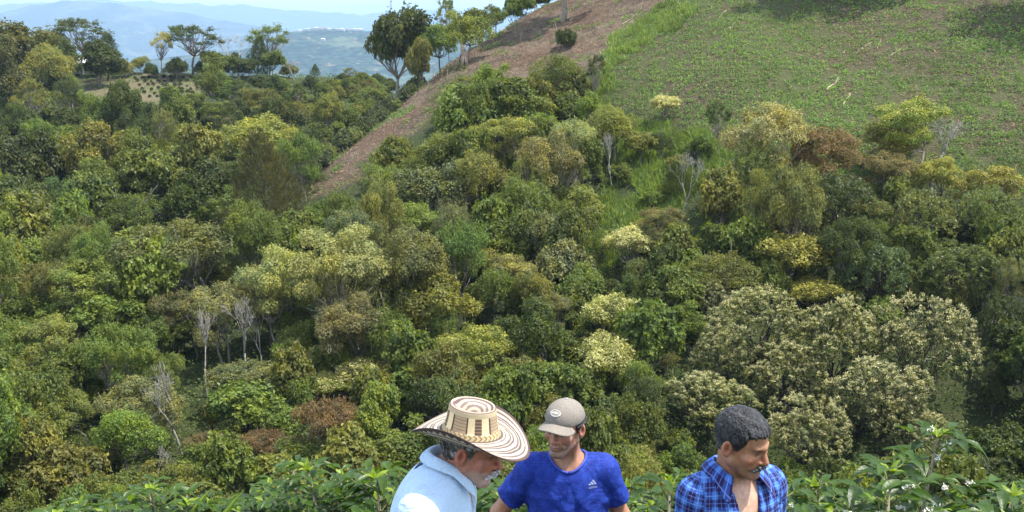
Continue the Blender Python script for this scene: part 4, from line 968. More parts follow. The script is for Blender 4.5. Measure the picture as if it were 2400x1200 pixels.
def surface(f, lo, hi, h):
    lo = np.asarray(lo, float); hi = np.asarray(hi, float); n = np.ceil((hi-lo)/h).astype(int)+1
    ax = [lo[i]+h*np.arange(n[i]) for i in range(3)]; st = 4
    cax = [a[::st] for a in ax]; G = np.stack(np.meshgrid(*cax, indexing='ij'), -1).reshape(-1, 3)
    cv = f(G).reshape([len(a) for a in cax])
    vals = cv.repeat(st, 0).repeat(st, 1).repeat(st, 2)[:n[0], :n[1], :n[2]].copy()
    m = np.abs(vals) < h*st*2.0
    # shift so that the coarse value sits at a block's centre: widen the band one block down
    idx = np.argwhere(m); P = lo+idx*h; vals[m] = f(P)
    ins = vals < 0
    c = np.stack([ins[i:n[0]-1+i, j:n[1]-1+j, k:n[2]-1+k] for i in (0, 1) for j in (0, 1) for k in (0, 1)])
    act = c.any(0) & ~c.all(0); ci = np.argwhere(act); vid = np.full(act.shape, -1); vid[act] = np.arange(len(ci))
    acc = np.zeros((len(ci), 3)); cnt = np.zeros(len(ci))
    for a in range(3):
        o = [0, 0, 0]; o[a] = 1; b1, b2 = [x for x in range(3) if x != a]
        for u in (0, 1):
            for v in (0, 1):
                s = np.zeros(3, int); s[b1] = u; s[b2] = v; p = ci+s; q = p+o
                va = vals[p[:, 0], p[:, 1], p[:, 2]]; vb = vals[q[:, 0], q[:, 1], q[:, 2]]; x = (va < 0) != (vb < 0)
                t = np.where(x, va/np.where(x, va-vb, 1), 0); pt = p.astype(float); pt[:, a] += t
                acc[x] += pt[x]; cnt[x] += 1
    V = lo+h*acc/np.maximum(cnt, 1)[:, None]; Fs = []
    for a in range(3):
        b1, b2 = [(1, 2), (2, 0), (0, 1)][a]
        s0 = [slice(None)]*3; s1 = [slice(None)]*3; s0[a] = slice(0, -1); s1[a] = slice(1, None)
        A = ins[tuple(s0)]; B = ins[tuple(s1)]; e = np.argwhere(A != B)
        e = e[(e[:, b1] > 0) & (e[:, b2] > 0) & (e[:, b1] < n[b1]-1) & (e[:, b2] < n[b2]-1)]
        if not len(e): continue
        fl = A[e[:, 0], e[:, 1], e[:, 2]]
        def g(d1, d2):
            q = e.copy(); q[:, b1] -= d1; q[:, b2] -= d2; return vid[q[:, 0], q[:, 1], q[:, 2]]
        q = np.stack([g(1, 1), g(0, 1), g(0, 0), g(1, 0)], -1); q[~fl] = q[~fl][:, ::-1]; Fs.append(q[(q >= 0).all(1)])
    return V, np.concatenate(Fs)
def rotm(yaw=0, pitch=0, roll=0):
    """head frame: x right, y forward, z up. yaw turns left(+), pitch looks down(+), roll tilts"""
    return np.array((Matrix.Rotation(yaw, 3, 'Z') @ Matrix.Rotation(-pitch, 3, 'X') @ Matrix.Rotation(roll, 3, 'Y')))

SKINM, nt = new_mat('skin'); c = N(nt, 'ShaderNodeAttribute', attribute_name='col').outputs['Color']; oc = objco(nt)
c = mixc(nt, 1, c, ramp(nt, noise(nt, 38, 5, oc, .65), [(.3, .70), (.7, 1.14)]), 'MULTIPLY')
p_ = principled(nt, c, .46, .4, noise(nt, 260, 3, oc), .3, .002); p_.node.inputs['Subsurface Weight'].default_value = .12; p_.node.inputs['Subsurface Radius'].default_value = (1, .35, .2); p_.node.inputs['Subsurface Scale'].default_value = .006
finish(nt, p_)
HAIRM = vcol_mat('hair_strands', .55, .4, 130, .7, 1.0, .006)
def cloth_mat(name, fn, rough=.85, spec=.2, bs=.8, sheen=0):
    m, nt = new_mat(name); uv = N(nt, 'ShaderNodeAttribute', attribute_name='puv').outputs['Vector']; oc = objco(nt)
    c = fn(nt, uv, oc); wr = noise(nt, 7, 5, oc, .6); wr_ = [n for n in nt.nodes if n.type == 'TEX_NOISE'][-1]; wr_.inputs['Distortion'].default_value = 1.6
    p = principled(nt, c, rough, spec, wr, bs, .03); finish(nt, p); return m
def f_chambray(nt, uv, oc):
    a = N(nt, 'ShaderNodeTexNoise', i_Scale=420, i_Detail=2); L(nt, oc, a.inputs['Vector'])
    return mixc(nt, ramp(nt, a.outputs[0], [(.35, 0), (.65, 1)]), (.42, .58, .77), (.58, .72, .88))
def f_jersey(nt, uv, oc):
    b = N(nt, 'ShaderNodeTexBrick', offset=.5, i_Scale=1.0, i_Mortar_Size=.0016, i_Mortar_Smooth=.3, i_Brick_Width=.014, i_Row_Height=.0095); L(nt, uv, b.inputs['Vector'])
    b.inputs['Color1'].default_value = (.016, .042, .30, 1); b.inputs['Color2'].default_value = (.009, .026, .20, 1); b.inputs['Mortar'].default_value = (.008, .020, .16, 1)
    c = mixc(nt, ramp(nt, noise(nt, 26, 3, oc), [(.45, 0), (.65, .35)]), b.outputs[0], (.028, .08, .44)); return c
def f_plaid(nt, uv, oc):
    s = N(nt, 'ShaderNodeSeparateXYZ'); L(nt, uv, s.inputs[0])
    def band(sock, per, lo, hi, ph=0):
        a = N(nt, 'ShaderNodeMath', operation='MULTIPLY_ADD', i_1=1/per, i_2=ph); L(nt, sock, a.inputs[0]); f = N(nt, 'ShaderNodeMath', operation='FRACT'); L(nt, a.outputs[0], f.inputs[0])
        g1 = N(nt, 'ShaderNodeMath', operation='GREATER_THAN', i_1=lo); g2 = N(nt, 'ShaderNodeMath', operation='LESS_THAN', i_1=hi); L(nt, f.outputs[0], g1.inputs[0]); L(nt, f.outputs[0], g2.inputs[0])
        mlt = N(nt, 'ShaderNodeMath', operation='MULTIPLY'); L(nt, g1.outputs[0], mlt.inputs[0]); L(nt, g2.outputs[0], mlt.inputs[1]); return mlt.outputs[0]
    def add(a, b, k=.5):
        n = N(nt, 'ShaderNodeMath', operation='ADD'); L(nt, a, n.inputs[0]); L(nt, b, n.inputs[1]); q = N(nt, 'ShaderNodeMath', operation='MULTIPLY', i_1=k); L(nt, n.outputs[0], q.inputs[0]); return q.outputs[0]
    dk = add(band(s.outputs[0], .050, .0, .50), band(s.outputs[1], .056, .0, .50))
    c = ramp(nt, dk, [(0, (.066, .17, .50)), (.25, (.066, .17, .50)), (.5, (.028, .058, .24)), (.99, (.018, .012, .060)), (1, (.018, .012, .060))])
    ln = add(band(s.outputs[0], .050, .70, .78), band(s.outputs[1], .056, .70, .77), 1); c = mixc(nt, ramp(nt, ln, [(0, 0), (1, .32)]), c, (.25, .46, .88))
    l2 = add(band(s.outputs[0], .050, .22, .26), band(s.outputs[1], .056, .22, .26), 1); c = mixc(nt, ramp(nt, l2, [(0, 0), (1, .55)]), c, (.16, .25, .60))
    return c
CH = cloth_mat('chambray_cloth', f_chambray); JE = cloth_mat('jersey_cloth', f_jersey, .75, .2, .45); PL = cloth_mat('plaid_cloth', f_plaid)
DENIM = cloth_mat('trouser_cloth', lambda nt, uv, oc: mixc(nt, ramp(nt, noise(nt, 30, 4, oc), [(.3, 0), (.7, 1)]), (.03, .035, .06), (.07, .08, .12)))
LEATHER = vcol_mat('leather', .5, .4, 30, .2, .3, .003)

def head_sdf(Q, fat=1.0, nose=1.0, ear=True):
    """Q in head frame (metres, eyes at z=0, ears at y=0)"""
    P = Q.copy(); P[:, 0] = np.abs(P[:, 0])
    d = ell(P, (0, -.012, .040), (.077*fat, .099, .084))
    d = smin(d, ell(P, (0, .022, -.025), (.063*fat, .073, .088)), .03)
    d = smin(d, cap(P, (.052*fat, .004, -.062), (.020, .066, -.104), .020*fat, .019), .022)
    d = smin(d, ell(P, (0, .080, -.104), (.026, .020, .020)), .02)
    d = smin(d, cap(P, (.0, .089, .020), (.036, .076, .020), .0125, .011), .014)
    d = smin(d, ell(P, (.045*fat, .062, -.026), (.023, .022, .020)), .018)
    d = smax(d, -ell(P, (.031, .103, .0), (.018, .024, .0135)), .010)
    d = smin(d, ell(P, (.031, .072, -.001), (.0125, .0135, .0115)), .003)
    d = smin(d, cap(P, (.018, .0875, .0085), (.045, .074, .0065), .0035, .003), .004)   # upper lids
    nd = cap(P, (0, .092, .012), (0, .094+.018*nose, -.030), .0065, .0115)
    nd = smin(nd, sph(P, (.0115, .100, -.036), .0085), .008); d = smin(d, nd, .009)
    d = smax(d, -sph(P, (.006, .104, -.0455), .0026), .003)
    d = smin(d, ell(P, (0, .083, -.064), (.030, .016, .020)), .015)
    d = smin(d, ell(P, (0, .0965, -.0625), (.021, .0065, .0045)), .004)
    d = smin(d, ell(P, (0, .0955, -.0725), (.018, .0065, .0052)), .004)
    d = smax(d, -ell(P, (0, .104, -.0675), (.024, .007, .0014)), .003)
    d = smin(d, cap(P, (.021, .093, -.032), (.036, .076, -.066), .003, .006), .010)      # cheek fold
    if ear:
        q = P-np.array([.079*fat, -.012, -.008]); c, s = math.cos(.35), math.sin(.35); q = np.stack([q[:, 0]*c-q[:, 1]*-s, q[:, 1]*c+q[:, 0]*-s, q[:, 2]], -1)
        e = ell(q, (.006, -.004, 0), (.009, .021, .036)); e = smax(e, -ell(q, (.016, -.001, .004), (.0095, .012, .023)), .003); e = smin(e, ell(q, (.004, .004, -.026), (.0055, .008, .009)), .005)
        d = smin(d, e, .006)
    return d
def folds(P, amp, seed=0):
    a = np.sin(P[:, 2]*38+P[:, 0]*17+seed+2.2*np.sin(P[:, 0]*13+P[:, 1]*9)); b = np.sin(P[:, 2]*23-P[:, 0]*31+1.7*seed+1.8*np.sin(P[:, 2]*11)); c = np.sin(P[:, 1]*30+P[:, 2]*19+seed*2)
    g = np.sin(P[:, 2]*15+P[:, 0]*19*np.sign(P[:, 0])+seed*1.3+1.5*np.sin(P[:, 2]*9+seed)); return amp*(np.abs(a)*.5+np.abs(b)*.4+.3*c+1.1*(1-np.abs(g))**2-.8)

def hand_sdf(P, wr, dr, pl, L_=.185):
    """hand from wrist wr along dr; pl = palm normal; relaxed curl"""
    dr = unit(np.asarray(dr, float)); pl = unit(np.asarray(pl, float)); sd = np.cross(dr, pl); wr = np.asarray(wr, float)
    M = np.stack([sd, dr, pl]); Q = (P-wr)@M.T
    d = ell(Q, (0, .048, 0), (.041, .052, .0145))
    for k, (x, ln) in enumerate([(-.030, .062), (-.010, .074), (.010, .080), (.030, .070)]):
        a = np.array([x, .088, 0]); b = a+[x*.15, ln*.48, .012]; c = b+[0, ln*.32, .022]; e = c+[0, ln*.12, .022]
        d = smin(d, np.minimum(cap(Q, a, b, .0095, .0088), np.minimum(cap(Q, b, c, .0088, .008), cap(Q, c, e, .008, .007))), .006)
    d = smin(d, np.minimum(cap(Q, (.034, .022, .004), (.060, .052, .014), .0125, .0105), cap(Q, (.060, .052, .014), (.066, .080, .024), .0105, .0085)), .010)
    return d

def person(name_label, pos, yaw, S, J, head, torso, skin, clothes):
    """body frame: x right, y forward, z up, feet on z=0; everything is built there, then turned and stood at pos"""
    root = empty('person', pos, yaw); root['label'] = name_label; root['category'] = 'person'
    HR = head['R']; HC = np.asarray(head['c'], float); fat = head.get('fat', 1)
    def hq(P): return (P-HC)@HR
    neck0 = np.asarray(J['neck'], float)
    nk1 = HC+HR@np.array([0, -.030, -.055])
    def torso_f(P, o=0.0, belly=1.0):
        q = P-np.array([0, torso.get('ly', 0), 0])*np.clip((P[:, 2:3]-.9)/.5, 0, 1.2)
        q = np.stack([q[:, 0], q[:, 1], q[:, 2]], -1)
        d = ecap(q, (0, 0, .95), (0, 0, 1.08), .155*torso['w']+o, .16*torso['w']+o, .72)
        d = smin(d, ell(q, (0, .005, 1.25), (.170*torso['w']+o, .118*torso.get('d', 1)+o, .20+o)), .06)
        d = smin(d, ell(q, (0, .035*torso.get('belly', 0), 1.05), (.15*torso['w']+o, .13+.03*torso.get('belly', 0)+o, .15+o)), .06)
        return d
    def arms_f(P, o=0.0, upto=1):
        d = None
        for s in ('r', 'l'):
            sh, el_, wr = [np.asarray(J[k+s], float) for k in ('sh', 'el', 'wr')]
            a = cap(P, sh, el_, .050+o*1.0, .041+o*1.25)
            a = smin(a, sph(P, sh, .054+o), .03)
            if upto > 1: a = smin(a, cap(P, el_, wr, .041+o, .028+o), .02)
            d = a if d is None else np.minimum(d, a)
        return d
    def shoulders_f(P, o=0.0):
        d = None
        for s in ('r', 'l'):
            sh = np.asarray(J['sh'+s], float); a = cap(P, neck0+np.array([0, -.012, -.035]), sh+[0, 0, -.012], .062+o, .050+o); d = a if d is None else smin(d, a, .03)
        return d
    def body_f(P, full=True):
        d = smin(torso_f(P), shoulders_f(P), .05)
        d = smin(d, arms_f(P, 0, 2), .035)
        for s in ('r', 'l'):
            el_, wr = np.asarray(J['el'+s], float), np.asarray(J['wr'+s], float); d = smin(d, hand_sdf(P, wr, J.get('hd'+s, wr-el_), J.get('hp'+s, (0, 0, -1))), .012)
        for s in (-1, 1):
            d = smin(d, cap(P, (.085*s, 0, .90), (.10*s, .01, .50), .078, .055), .04); d = smin(d, cap(P, (.10*s, .01, .5), (.11*s, -.01, .08), .052, .036), .02)
        return smin(d, cap(P, neck0, nk1, .060*head.get('nf', 1), .056*head.get('nf', 1)), .03)
    def upper_f(P):
        n = smin(cap(P, neck0, nk1, .060*head.get('nf', 1), .054*head.get('nf', 1)), smin(torso_f(P), shoulders_f(P), .05), .035)
        # neck cords and collar bones
        for s in (-1, 1):
            n = smin(n, cap(P, HC+HR@np.array([.055*s, -.02, -.065]), neck0+np.array([.018*s, .062, -.03]), .012, .010), .018)
            n = smin(n, cap(P, neck0+np.array([.02*s, .068, -.038]), neck0+np.array([.12*s, .050, -.018]), .009, .008), .016)
        hd = head_sdf(hq(P), fat, head.get('nose', 1)); return smin(n, hd, .016)
    hlo = HC-np.array([.125, .14, .16]); hhi = HC+np.array([.125, .14, .14])
    V1, F1 = surface(upper_f, hlo, hhi, .0026)
    cutz = hlo[2]+.012
    lo2 = np.array([-.72, -.40, .0]); hi2 = np.array([.72, .45, cutz+.03])
    def low_f(P): return smin(body_f(P), np.where(P[:, 2] > 1.12, upper_f(P), 1.0), .001)
    V2, F2 = surface(lambda P: np.minimum(body_f(P), upper_f(P)), lo2, hi2, .0065)
    V = np.concatenate([V1, V2]); Fc = np.concatenate([F1, F2+len(V1)])
    # skin colours: lips, brows, stubble, lids, and painted-in shade
    Q = hq(V); A = np.abs(Q[:, 0]); col = np.tile(np.asarray(skin['base'], float), (len(V), 1))
    def paint(mask, c): 
        m_ = np.clip(mask, 0, 1)[:, None]; col[:] = col*(1-m_)+np.asarray(c)*m_
    G = lambda x, s: np.exp(-(x/s)**2)
    front = (Q[:, 1] > .03)
    paint(.55*G(A-.045, .022)*G(Q[:, 2]+.028, .022)*front, skin['red']); paint(.6*G(A, .016)*G(Q[:, 2]+.030, .016)*(Q[:, 1] > .09), skin['red'])
    paint(.5*(A > .072*fat)*G(Q[:, 2]+.005, .035), skin['red'])
    nf = vnoise(Q[:, 0]*900, Q[:, 2]*900+Q[:, 1]*700, 3)
    st = skin.get('stubble')
    if st is not None:
        jaw = np.clip((-.048-Q[:, 2])/.015, 0, 1)*np.clip((Q[:, 1]-.0)/.03, 0, 1)*(Q[:, 2] > -.15)*(.55+.9*nf)*.55*(1-G(A, .016)*G(Q[:, 2]+.067, .008)); paint(np.where(hd_ok(Q), jaw, 0), st)
    paint(.85*G(A, .020)*(G(Q[:, 2]+.0625, .0040)+G(Q[:, 2]+.073, .0050))*(Q[:, 1] > .085), skin['lip'])
    paint(.9*G(A, .021)*G(Q[:, 2]+.0675, .0016)*(Q[:, 1] > .08), (.03, .012, .01))
    paint(1.5*G(A-.033, .018)*G(Q[:, 2]-.0195, .0062)*(Q[:, 1] > .05)*(.6+.6*nf), skin['brow'])
    paint(.6*G(A-.031, .018)*G(Q[:, 2]-.004, .010)*(Q[:, 1] > .06), np.asarray(skin['base'])*.45); paint(.65*(A > .083*fat)*(A < .092*fat)*G(Q[:, 2]+.004, .016)*G(Q[:, 1]+.012, .010), np.asarray(skin['red'])*.35)  # shade put into the colour: darker eye sockets and ear hollows
    paint(1.0*(G(A-.031, .0105)**2)*G(Q[:, 2]+.001, .0042)*(Q[:, 1] > .07), (.45, .38, .33)); paint(1.2*G(A-.031, .0052)*G(Q[:, 2]+.0008, .0045)*(Q[:, 1] > .07), (.02, .012, .008))
    paint(.85*G(A-.031, .014)*G(Q[:, 2]-.0050, .0018)*(Q[:, 1] > .06), (.05, .025, .018))
    if 'chest' in skin:
        cz = ((V[:, 2] < neck0[2]+.0)).astype(float)*.85*np.clip((neck0[2]+.004-V[:, 2])/.03, 0, 1); paint(cz, skin['chest'])
    if 'tan' in skin: paint(np.clip((1.2-V[:, 2])/.05, 0, 1)*(np.abs(V[:, 0]) > .2)*.6, skin['tan'])
    link('body', mesh_np('body', V, Fc, SKINM, True, cols=col), root)
    # trousers and shoes
    def tr_f(P):
        d = ecap(P, (0, 0, .93), (0, 0, 1.04), .168*torso['w'], .166*torso['w'], .76)
        for s in (-1, 1): d = smin(d, cap(P, (.088*s, 0, .88), (.105*s, .01, .12), .098, .075), .04)
        d = d+folds(P, .003, 2); return smax(smax(d, P[:, 2]-1.05, .004), .06-P[:, 2], .004)
    V3, F3 = surface(tr_f, (-.3, -.25, .02), (.3, .27, 1.09), .011)
    link('trousers', mesh_np('trousers', V3, F3, DENIM, True, uv=V3[:, :2]), root)
    for s in (-1, 1):
        V4, F4 = surface(lambda P: smax(smin(ell(P, (.11*s, .05, .045), (.05, .14, .048)), cap(P, (.11*s, -.02, .06), (.11*s, -.01, .12), .05, .045), .03), -P[:, 2], .004), (.11*s-.08, -.13, -.01), (.11*s+.08, .22, .17), .008)
        link('shoe', mesh_np('shoe', V4, F4, LEATHER, True, cols=np.tile([.05, .035, .025], (len(V4), 1))), root)
    return root, dict(hq=hq, HR=HR, HC=HC, neck0=neck0, torso_f=torso_f, arms_f=arms_f, shoulders_f=shoulders_f, upper_f=upper_f, J=J, fat=fat)
def hd_ok(Q): return (np.abs(Q[:, 0]) < .09) & (Q[:, 1] < .13) & (Q[:, 2] > -.14)

def shirt(root, E, mat, torso, sleeve, hem, o=.014, opening=None, fold=.004, seed=1, neck_r=.078, neck_dz=0.0, hh=.0055, name='shirt', neck_tilt=0.0):
    """garment that follows the torso, cut at hem, cuffs and neckline; opening(z)->half width cuts a front placket"""
    J = E['J']; n0 = E['neck0']
    def f(P):
        d = smin(E['torso_f'](P, o), E['shoulders_f'](P, o*.55), .05)
        a = None
        for s in ('r', 'l'):
            sh, el_, wr = [np.asarray(J[k+s], float) for k in ('sh', 'el', 'wr')]
            if sleeve <= 1:
                e = sh+(el_-sh)*sleeve; q = cap(P, sh, el_, .052+o, .054+o*1.5); ax = unit(el_-sh)
                q = smax(q, (P-e)@ax, .005)
            else:
                e = el_+(wr-el_)*(sleeve-1); q = smin(cap(P, sh, el_, .053+o, .049+o), cap(P, el_, wr, .052+o, .040+o), .02); q = smax(q, (P-e)@unit(wr-el_), .005)
            q = smin(q, sph(P, sh, .046+o), .03); a = q if a is None else np.minimum(a, q)
        d = smin(d, a, .055)+folds(P, fold, seed)*np.clip((n0[2]-.03-P[:, 2])/.12, .15, 1)
        d = smax(d, hem-P[:, 2], .006)
        # neckline: a tilted tube round the neck is removed
        q = P-(n0+np.array([0, .012+J.get('nc', 0), 0])); q2 = np.hypot(q[:, 0], q[:, 1]*.95)
        hole = smax(q2-neck_r, -(q[:, 2]-neck_dz+neck_tilt*q[:, 1]), .008); d = smax(d, -hole, .004)
        if opening is not None:
            w_ = opening(P[:, 2]); d = smax(d, -smax(np.abs(P[:, 0]-E.get('ox', 0))-w_, .02-P[:, 1], .003), .003)
        return d
    xs = [abs(J[k][0]) for k in ('shr', 'shl', 'elr', 'ell', 'wrr', 'wrl')]; X = max(xs)+.13
    yy = [J[k][1] for k in ('shr', 'shl', 'elr', 'ell', 'wrr', 'wrl')]
    V, Fc = surface(f, (-X, min(min(yy)-.12, -.24), hem-.02), (X, max(max(yy)+.12, .30), n0[2]+.10), hh)
    # cloth coordinates: round the chest, or round each arm
    u = np.arctan2(V[:, 0], V[:, 1])*.17; v = V[:, 2].copy()
    fr = np.abs(V[:, 1]) ; u = np.where(True, V[:, 0]*1.0+np.sign(V[:, 0])*np.maximum(0, .10-V[:, 1])*.55, u)
    for s in ('r', 'l'):
        sh, el_, wr = [np.asarray(J[k+s], float) for k in ('sh', 'el', 'wr')]
        ax = unit(el_-sh); out = np.sign(sh[0])*(V[:, 0]-sh[0]) > .012
        rel = V-sh; al = rel@ax; b = unit(np.cross(ax, [0, 1, .01])); c = np.cross(ax, b); an = np.arctan2(rel@b, rel@c)
        u = np.where(out, an*.07+.3, u); v = np.where(out, -al, v)
    return link(name, mesh_np(name, V, Fc, mat, True, uv=np.stack([u, v], -1)), root), V

def hair(root, E, hl, col, amp=.004, grow=.010, name='hair', hi=.16, shade=None, lower=None, seed=0, top=None):
    """cap of hair over the skull, cut along a hairline z(y)"""
    def f(P):
        Q = E['hq'](P); A = np.abs(Q[:, 0])
        g = grow*(.45+.55*np.clip((Q[:, 2]+.02)/.07, 0, 1))
        d = ell(Q, (0, -.014, .040), (.077*E['fat']+.004, .100+.004, .085+.004))-g
        d = smin(d, ell(Q, (0, -.045, -.01), (.062*E['fat']+.004, .062, .06))-g*.5, .02)
        nz = (vnoise(Q[:, 0]*300+7, Q[:, 1]*300+Q[:, 2]*150, seed)-.5)*2*amp+(vnoise(Q[:, 0]*60+3, Q[:, 2]*60+Q[:, 1]*40, seed+2)-.5)*2*amp*.8
        zc = np.interp(Q[:, 1], hl[0], hl[1])+(vnoise(Q[:, 0]*330, Q[:, 1]*330, 5)-.5)*.014+(vnoise(Q[:, 0]*80, Q[:, 1]*80, 6)-.5)*.010+np.where(Q[:, 1] > .05, (A*.9)**2*3, 0)
        d = smax(d+nz, zc-Q[:, 2], .003)
        d = d if top is None else smax(d, Q[:, 2]-np.interp(Q[:, 1], *top), .003)
        ear = ell(np.stack([A, Q[:, 1], Q[:, 2]], -1), (.083*E['fat'], -.010, -.008), (.026, .020, .033)); return smax(d, -ear, .003)
    V, Fc = surface(f, E['HC']-.15, E['HC']+.16, .0028)
    Q = E['hq'](V); n = vnoise(Q[:, 0]*260, Q[:, 1]*120+Q[:, 2]*60, 9)*.6+vnoise(Q[:, 0]*90, Q[:, 2]*90, 4)*.4
    k = np.clip((n-.45)*3, 0, 1)[:, None]; c = np.asarray(col[0])*(1-k)+np.asarray(col[1])*k
    if lower is not None: g = np.clip((.02-Q[:, 2])/.04, 0, 1)[:, None]*.7; c = c*(1-g)+np.asarray(lower)*g
    return link(name, mesh_np(name, V, Fc, HAIRM, True, cols=c), root)
def tuft(root, E, segs, r, col, name, amp=.0025, seed=0):
    def f(P):
        Q = E['hq'](P); Q = Q.copy(); Q[:, 0] = np.abs(Q[:, 0]); d = None
        for a, b, ra, rb in segs: q = cap(Q*[1, 1, 1], a, b, ra*r, rb*r); d = q if d is None else smin(d, q, .006)
        return d+(vnoise(Q[:, 0]*420, Q[:, 2]*300, seed)-.5)*2*amp
    pts = np.array([p for s_ in segs for p in s_[:2]]+[np.array(p)*[-1, 1, 1] for s_ in segs for p in s_[:2]]); W = E['HC']+pts@E['HR'].T
    V, Fc = surface(f, W.min(0)-.025, W.max(0)+.025, .0018); Q = E['hq'](V); k = np.clip((vnoise(Q[:, 0]*600, Q[:, 2]*300, 3)-.4)*3, 0, 1)[:, None]
    return link(name, mesh_np(name, V, Fc, HAIRM, True, cols=np.asarray(col[0])*(1-k)+np.asarray(col[1])*k), root)
def neckline(E, r, o, phis, tilt=0):
    out = []
    for ph in phis:
        x, y = r*math.sin(ph), r*math.cos(ph)/.95; z = np.linspace(.12, -.2, 161); P = E['neck0']+np.stack([np.full(161, x), np.full(161, y+.012+E['J'].get('nc', 0)), z], -1)
        d = smin(E['torso_f'](P, o), E['shoulders_f'](P, o*.55), .05); i = np.argmax(d < 0); out.append(P[i])
    return np.array(out)
def collar(root, E, mat, gap, r=.076, h=.034, flap=.050, tip=.035, o=.014, name='collar', spread=.0):
    n = 61; ph = np.linspace(gap, 2*math.pi-gap, n); base = neckline(E, r, o, ph); base[:, 2] = np.convolve(np.pad(base[:, 2], 3, 'edge'), np.ones(7)/7, 'valid')
    s = np.abs(np.linspace(-1, 1, n)); rad = np.stack([np.sin(ph), np.cos(ph), 0*ph], -1); up = np.array([0, 0, 1.0])
    e = np.clip((s-.72)/.28, 0, 1)                  # the two pointed ends
    hh = h*(1-.25*e); fl = flap+tip*e**1.5
    side = np.stack([np.cos(ph), -np.sin(ph), 0*ph], -1)*np.sign(np.linspace(-1, 1, n))[:, None]*-1
    rows = [base-rad*.002-up*.012, base+up*(hh*.5)[:, None]-rad*.003, base+up*hh[:, None]-rad*.006, base+up*(hh+.003)[:, None]+rad*.004,
            base+rad*(.016+.3*fl)[:, None]+up*(hh-.35*fl)[:, None], base+rad*(.018+.62*fl+spread*e)[:, None]+up*(hh-.86*fl-.015*e)[:, None]+side*(.006*e)[:, None]]
    V = np.stack(rows, 1).reshape(-1, 3); m_ = len(rows); i, j = np.meshgrid(np.arange(n-1), np.arange(m_-1), indexing='ij'); q = i*m_+j
    o_ = link(name, mesh_np(name, V, np.stack([q, q+m_, q+m_+1, q+1], -1).reshape(-1, 4), mat, True, uv=np.stack([np.repeat(ph*r*1.3, m_), np.tile(np.arange(m_)*.015, n)], -1)), root)
    md = o_.modifiers.new('thick', 'SOLIDIFY'); md.thickness = .0035; md.offset = 0; md2 = o_.modifiers.new('sub', 'SUBSURF'); md2.levels = 1; md2.render_levels = 2; return o_
def front_y(E, x, z, o):
    y = np.linspace(.35, -.05, 401); P = np.stack([np.full(401, x), y, np.full(401, z)], -1); d = smin(E['torso_f'](P, o), E['shoulders_f'](P, o*.55), .05); return y[np.argmax(d < 0)]
def stand(headpx, headpy, Y, yaw, HC):
    hw = at(headpx, headpy, Y); c, s = math.cos(yaw), math.sin(yaw); return (hw[0]-(c*HC[0]-s*HC[1]), hw[1]-(s*HC[0]+c*HC[1]), hw[2]-HC[2])

# ---------- man in the plaid shirt
HC3 = (.008, .078, 1.585); yaw3 = math.pi+.36
J3 = dict(neck=(0, .0, 1.43), shr=(.160, 0, 1.365), shl=(-.160, 0, 1.365), elr=(.205, -.02, 1.08), ell=(-.215, -.02, 1.08), wrr=(.19, .14, .90), wrl=(-.19, .14, .90))
man3, E3 = person('dark haired man with a moustache in an open blue plaid shirt', stand(1742, 1036, 4.1, yaw3, HC3), yaw3, 1, J3,
   dict(c=HC3, R=rotm(.46, .27, .05), fat=1.08, nose=1.1, nf=1.10), dict(w=1.10, d=1.08, belly=1.0, ly=.0),
   dict(base=(.36, .175, .095), red=(.42, .13, .075), lip=(.40, .14, .11), brow=(.05, .035, .03), stubble=(.16, .10, .075), chest=(.60, .36, .25)), None)
shirt(man3, E3, PL, None, 1.95, .88, .015, opening=lambda z: np.interp(z, [.9, 1.12, 1.22, 1.40, 1.46], [.010, .014, .026, .058, .07]), fold=.0045, seed=3, neck_r=.080, neck_dz=-.05, neck_tilt=.2)
collar(man3, E3, PL, .62, .084, .030, .046, .040, .015, spread=.012)
hair(man3, E3, ([-.14, -.085, -.04, -.005, .02, .045, .062, .10, .14], [-.085, -.075, -.040, -.006, -.012, .030, .062, .074, .070]), ((.004, .004, .005), (.055, .055, .06)), amp=.0028, grow=.009, lower=(.10, .10, .10))
tuft(man3, E3, [((0, .108, -.052), (.018, .103, -.056), .0080, .0088), ((.018, .103, -.056), (.036, .086, -.074), .0088, .0050)], 1, ((.02, .018, .018), (.13, .12, .12)), 'moustache')
for k, z in enumerate((1.13, 1.23)):
    mb = MB(); x = .03+.01*k; y = front_y(E3, x, z, .019); mb.tube([(x, y-.001, z), (x, y+.003, z)], .0055, 10, (.12, .16, .4)); link('button', mb.mesh('button', LEATHER, True), man3)

# ---------- man in the cap and blue t-shirt
HC2 = (.020, .065, 1.605); yaw2 = math.pi-.02
J2 = dict(neck=(0, .0, 1.425), shr=(.165, 0, 1.375), shl=(-.165, 0, 1.375), elr=(.325, -.06, 1.13), ell=(-.262, -.06, 1.12), wrr=(.215, .06, .98), wrl=(-.20, .06, .97),
          hdr=(-.35, .9, -.25), hdl=(.35, .9, -.25), hpr=(-1, -.3, .1), hpl=(1, -.3, .1))
man2, E2 = person('man in a grey cap and bright blue t-shirt with his hands on his hips', stand(1322, 1000, 4.9, yaw2, HC2), yaw2, 1, J2,
   dict(c=HC2, R=rotm(-.50, .12, -.05), fat=.98, nose=1.05, nf=1.0), dict(w=1.03, d=.95, belly=.2, ly=.0),
   dict(base=(.40, .20, .12), red=(.46, .16, .11), lip=(.38, .13, .10), brow=(.06, .045, .04), stubble=(.11, .095, .085), tan=(.42, .20, .12)), None)
_, VS2 = shirt(man2, E2, JE, None, .66, .86, .016, fold=.009, seed=5, neck_r=.080, neck_dz=-.045, neck_tilt=1.1)
pth = neckline(E2, .0865, .016, np.linspace(0, 2*math.pi, 49)); pth[:, 2] = np.convolve(np.concatenate([pth[-4:-1, 2], pth[:, 2], pth[1:4, 2]]), np.ones(7)/7, 'valid')
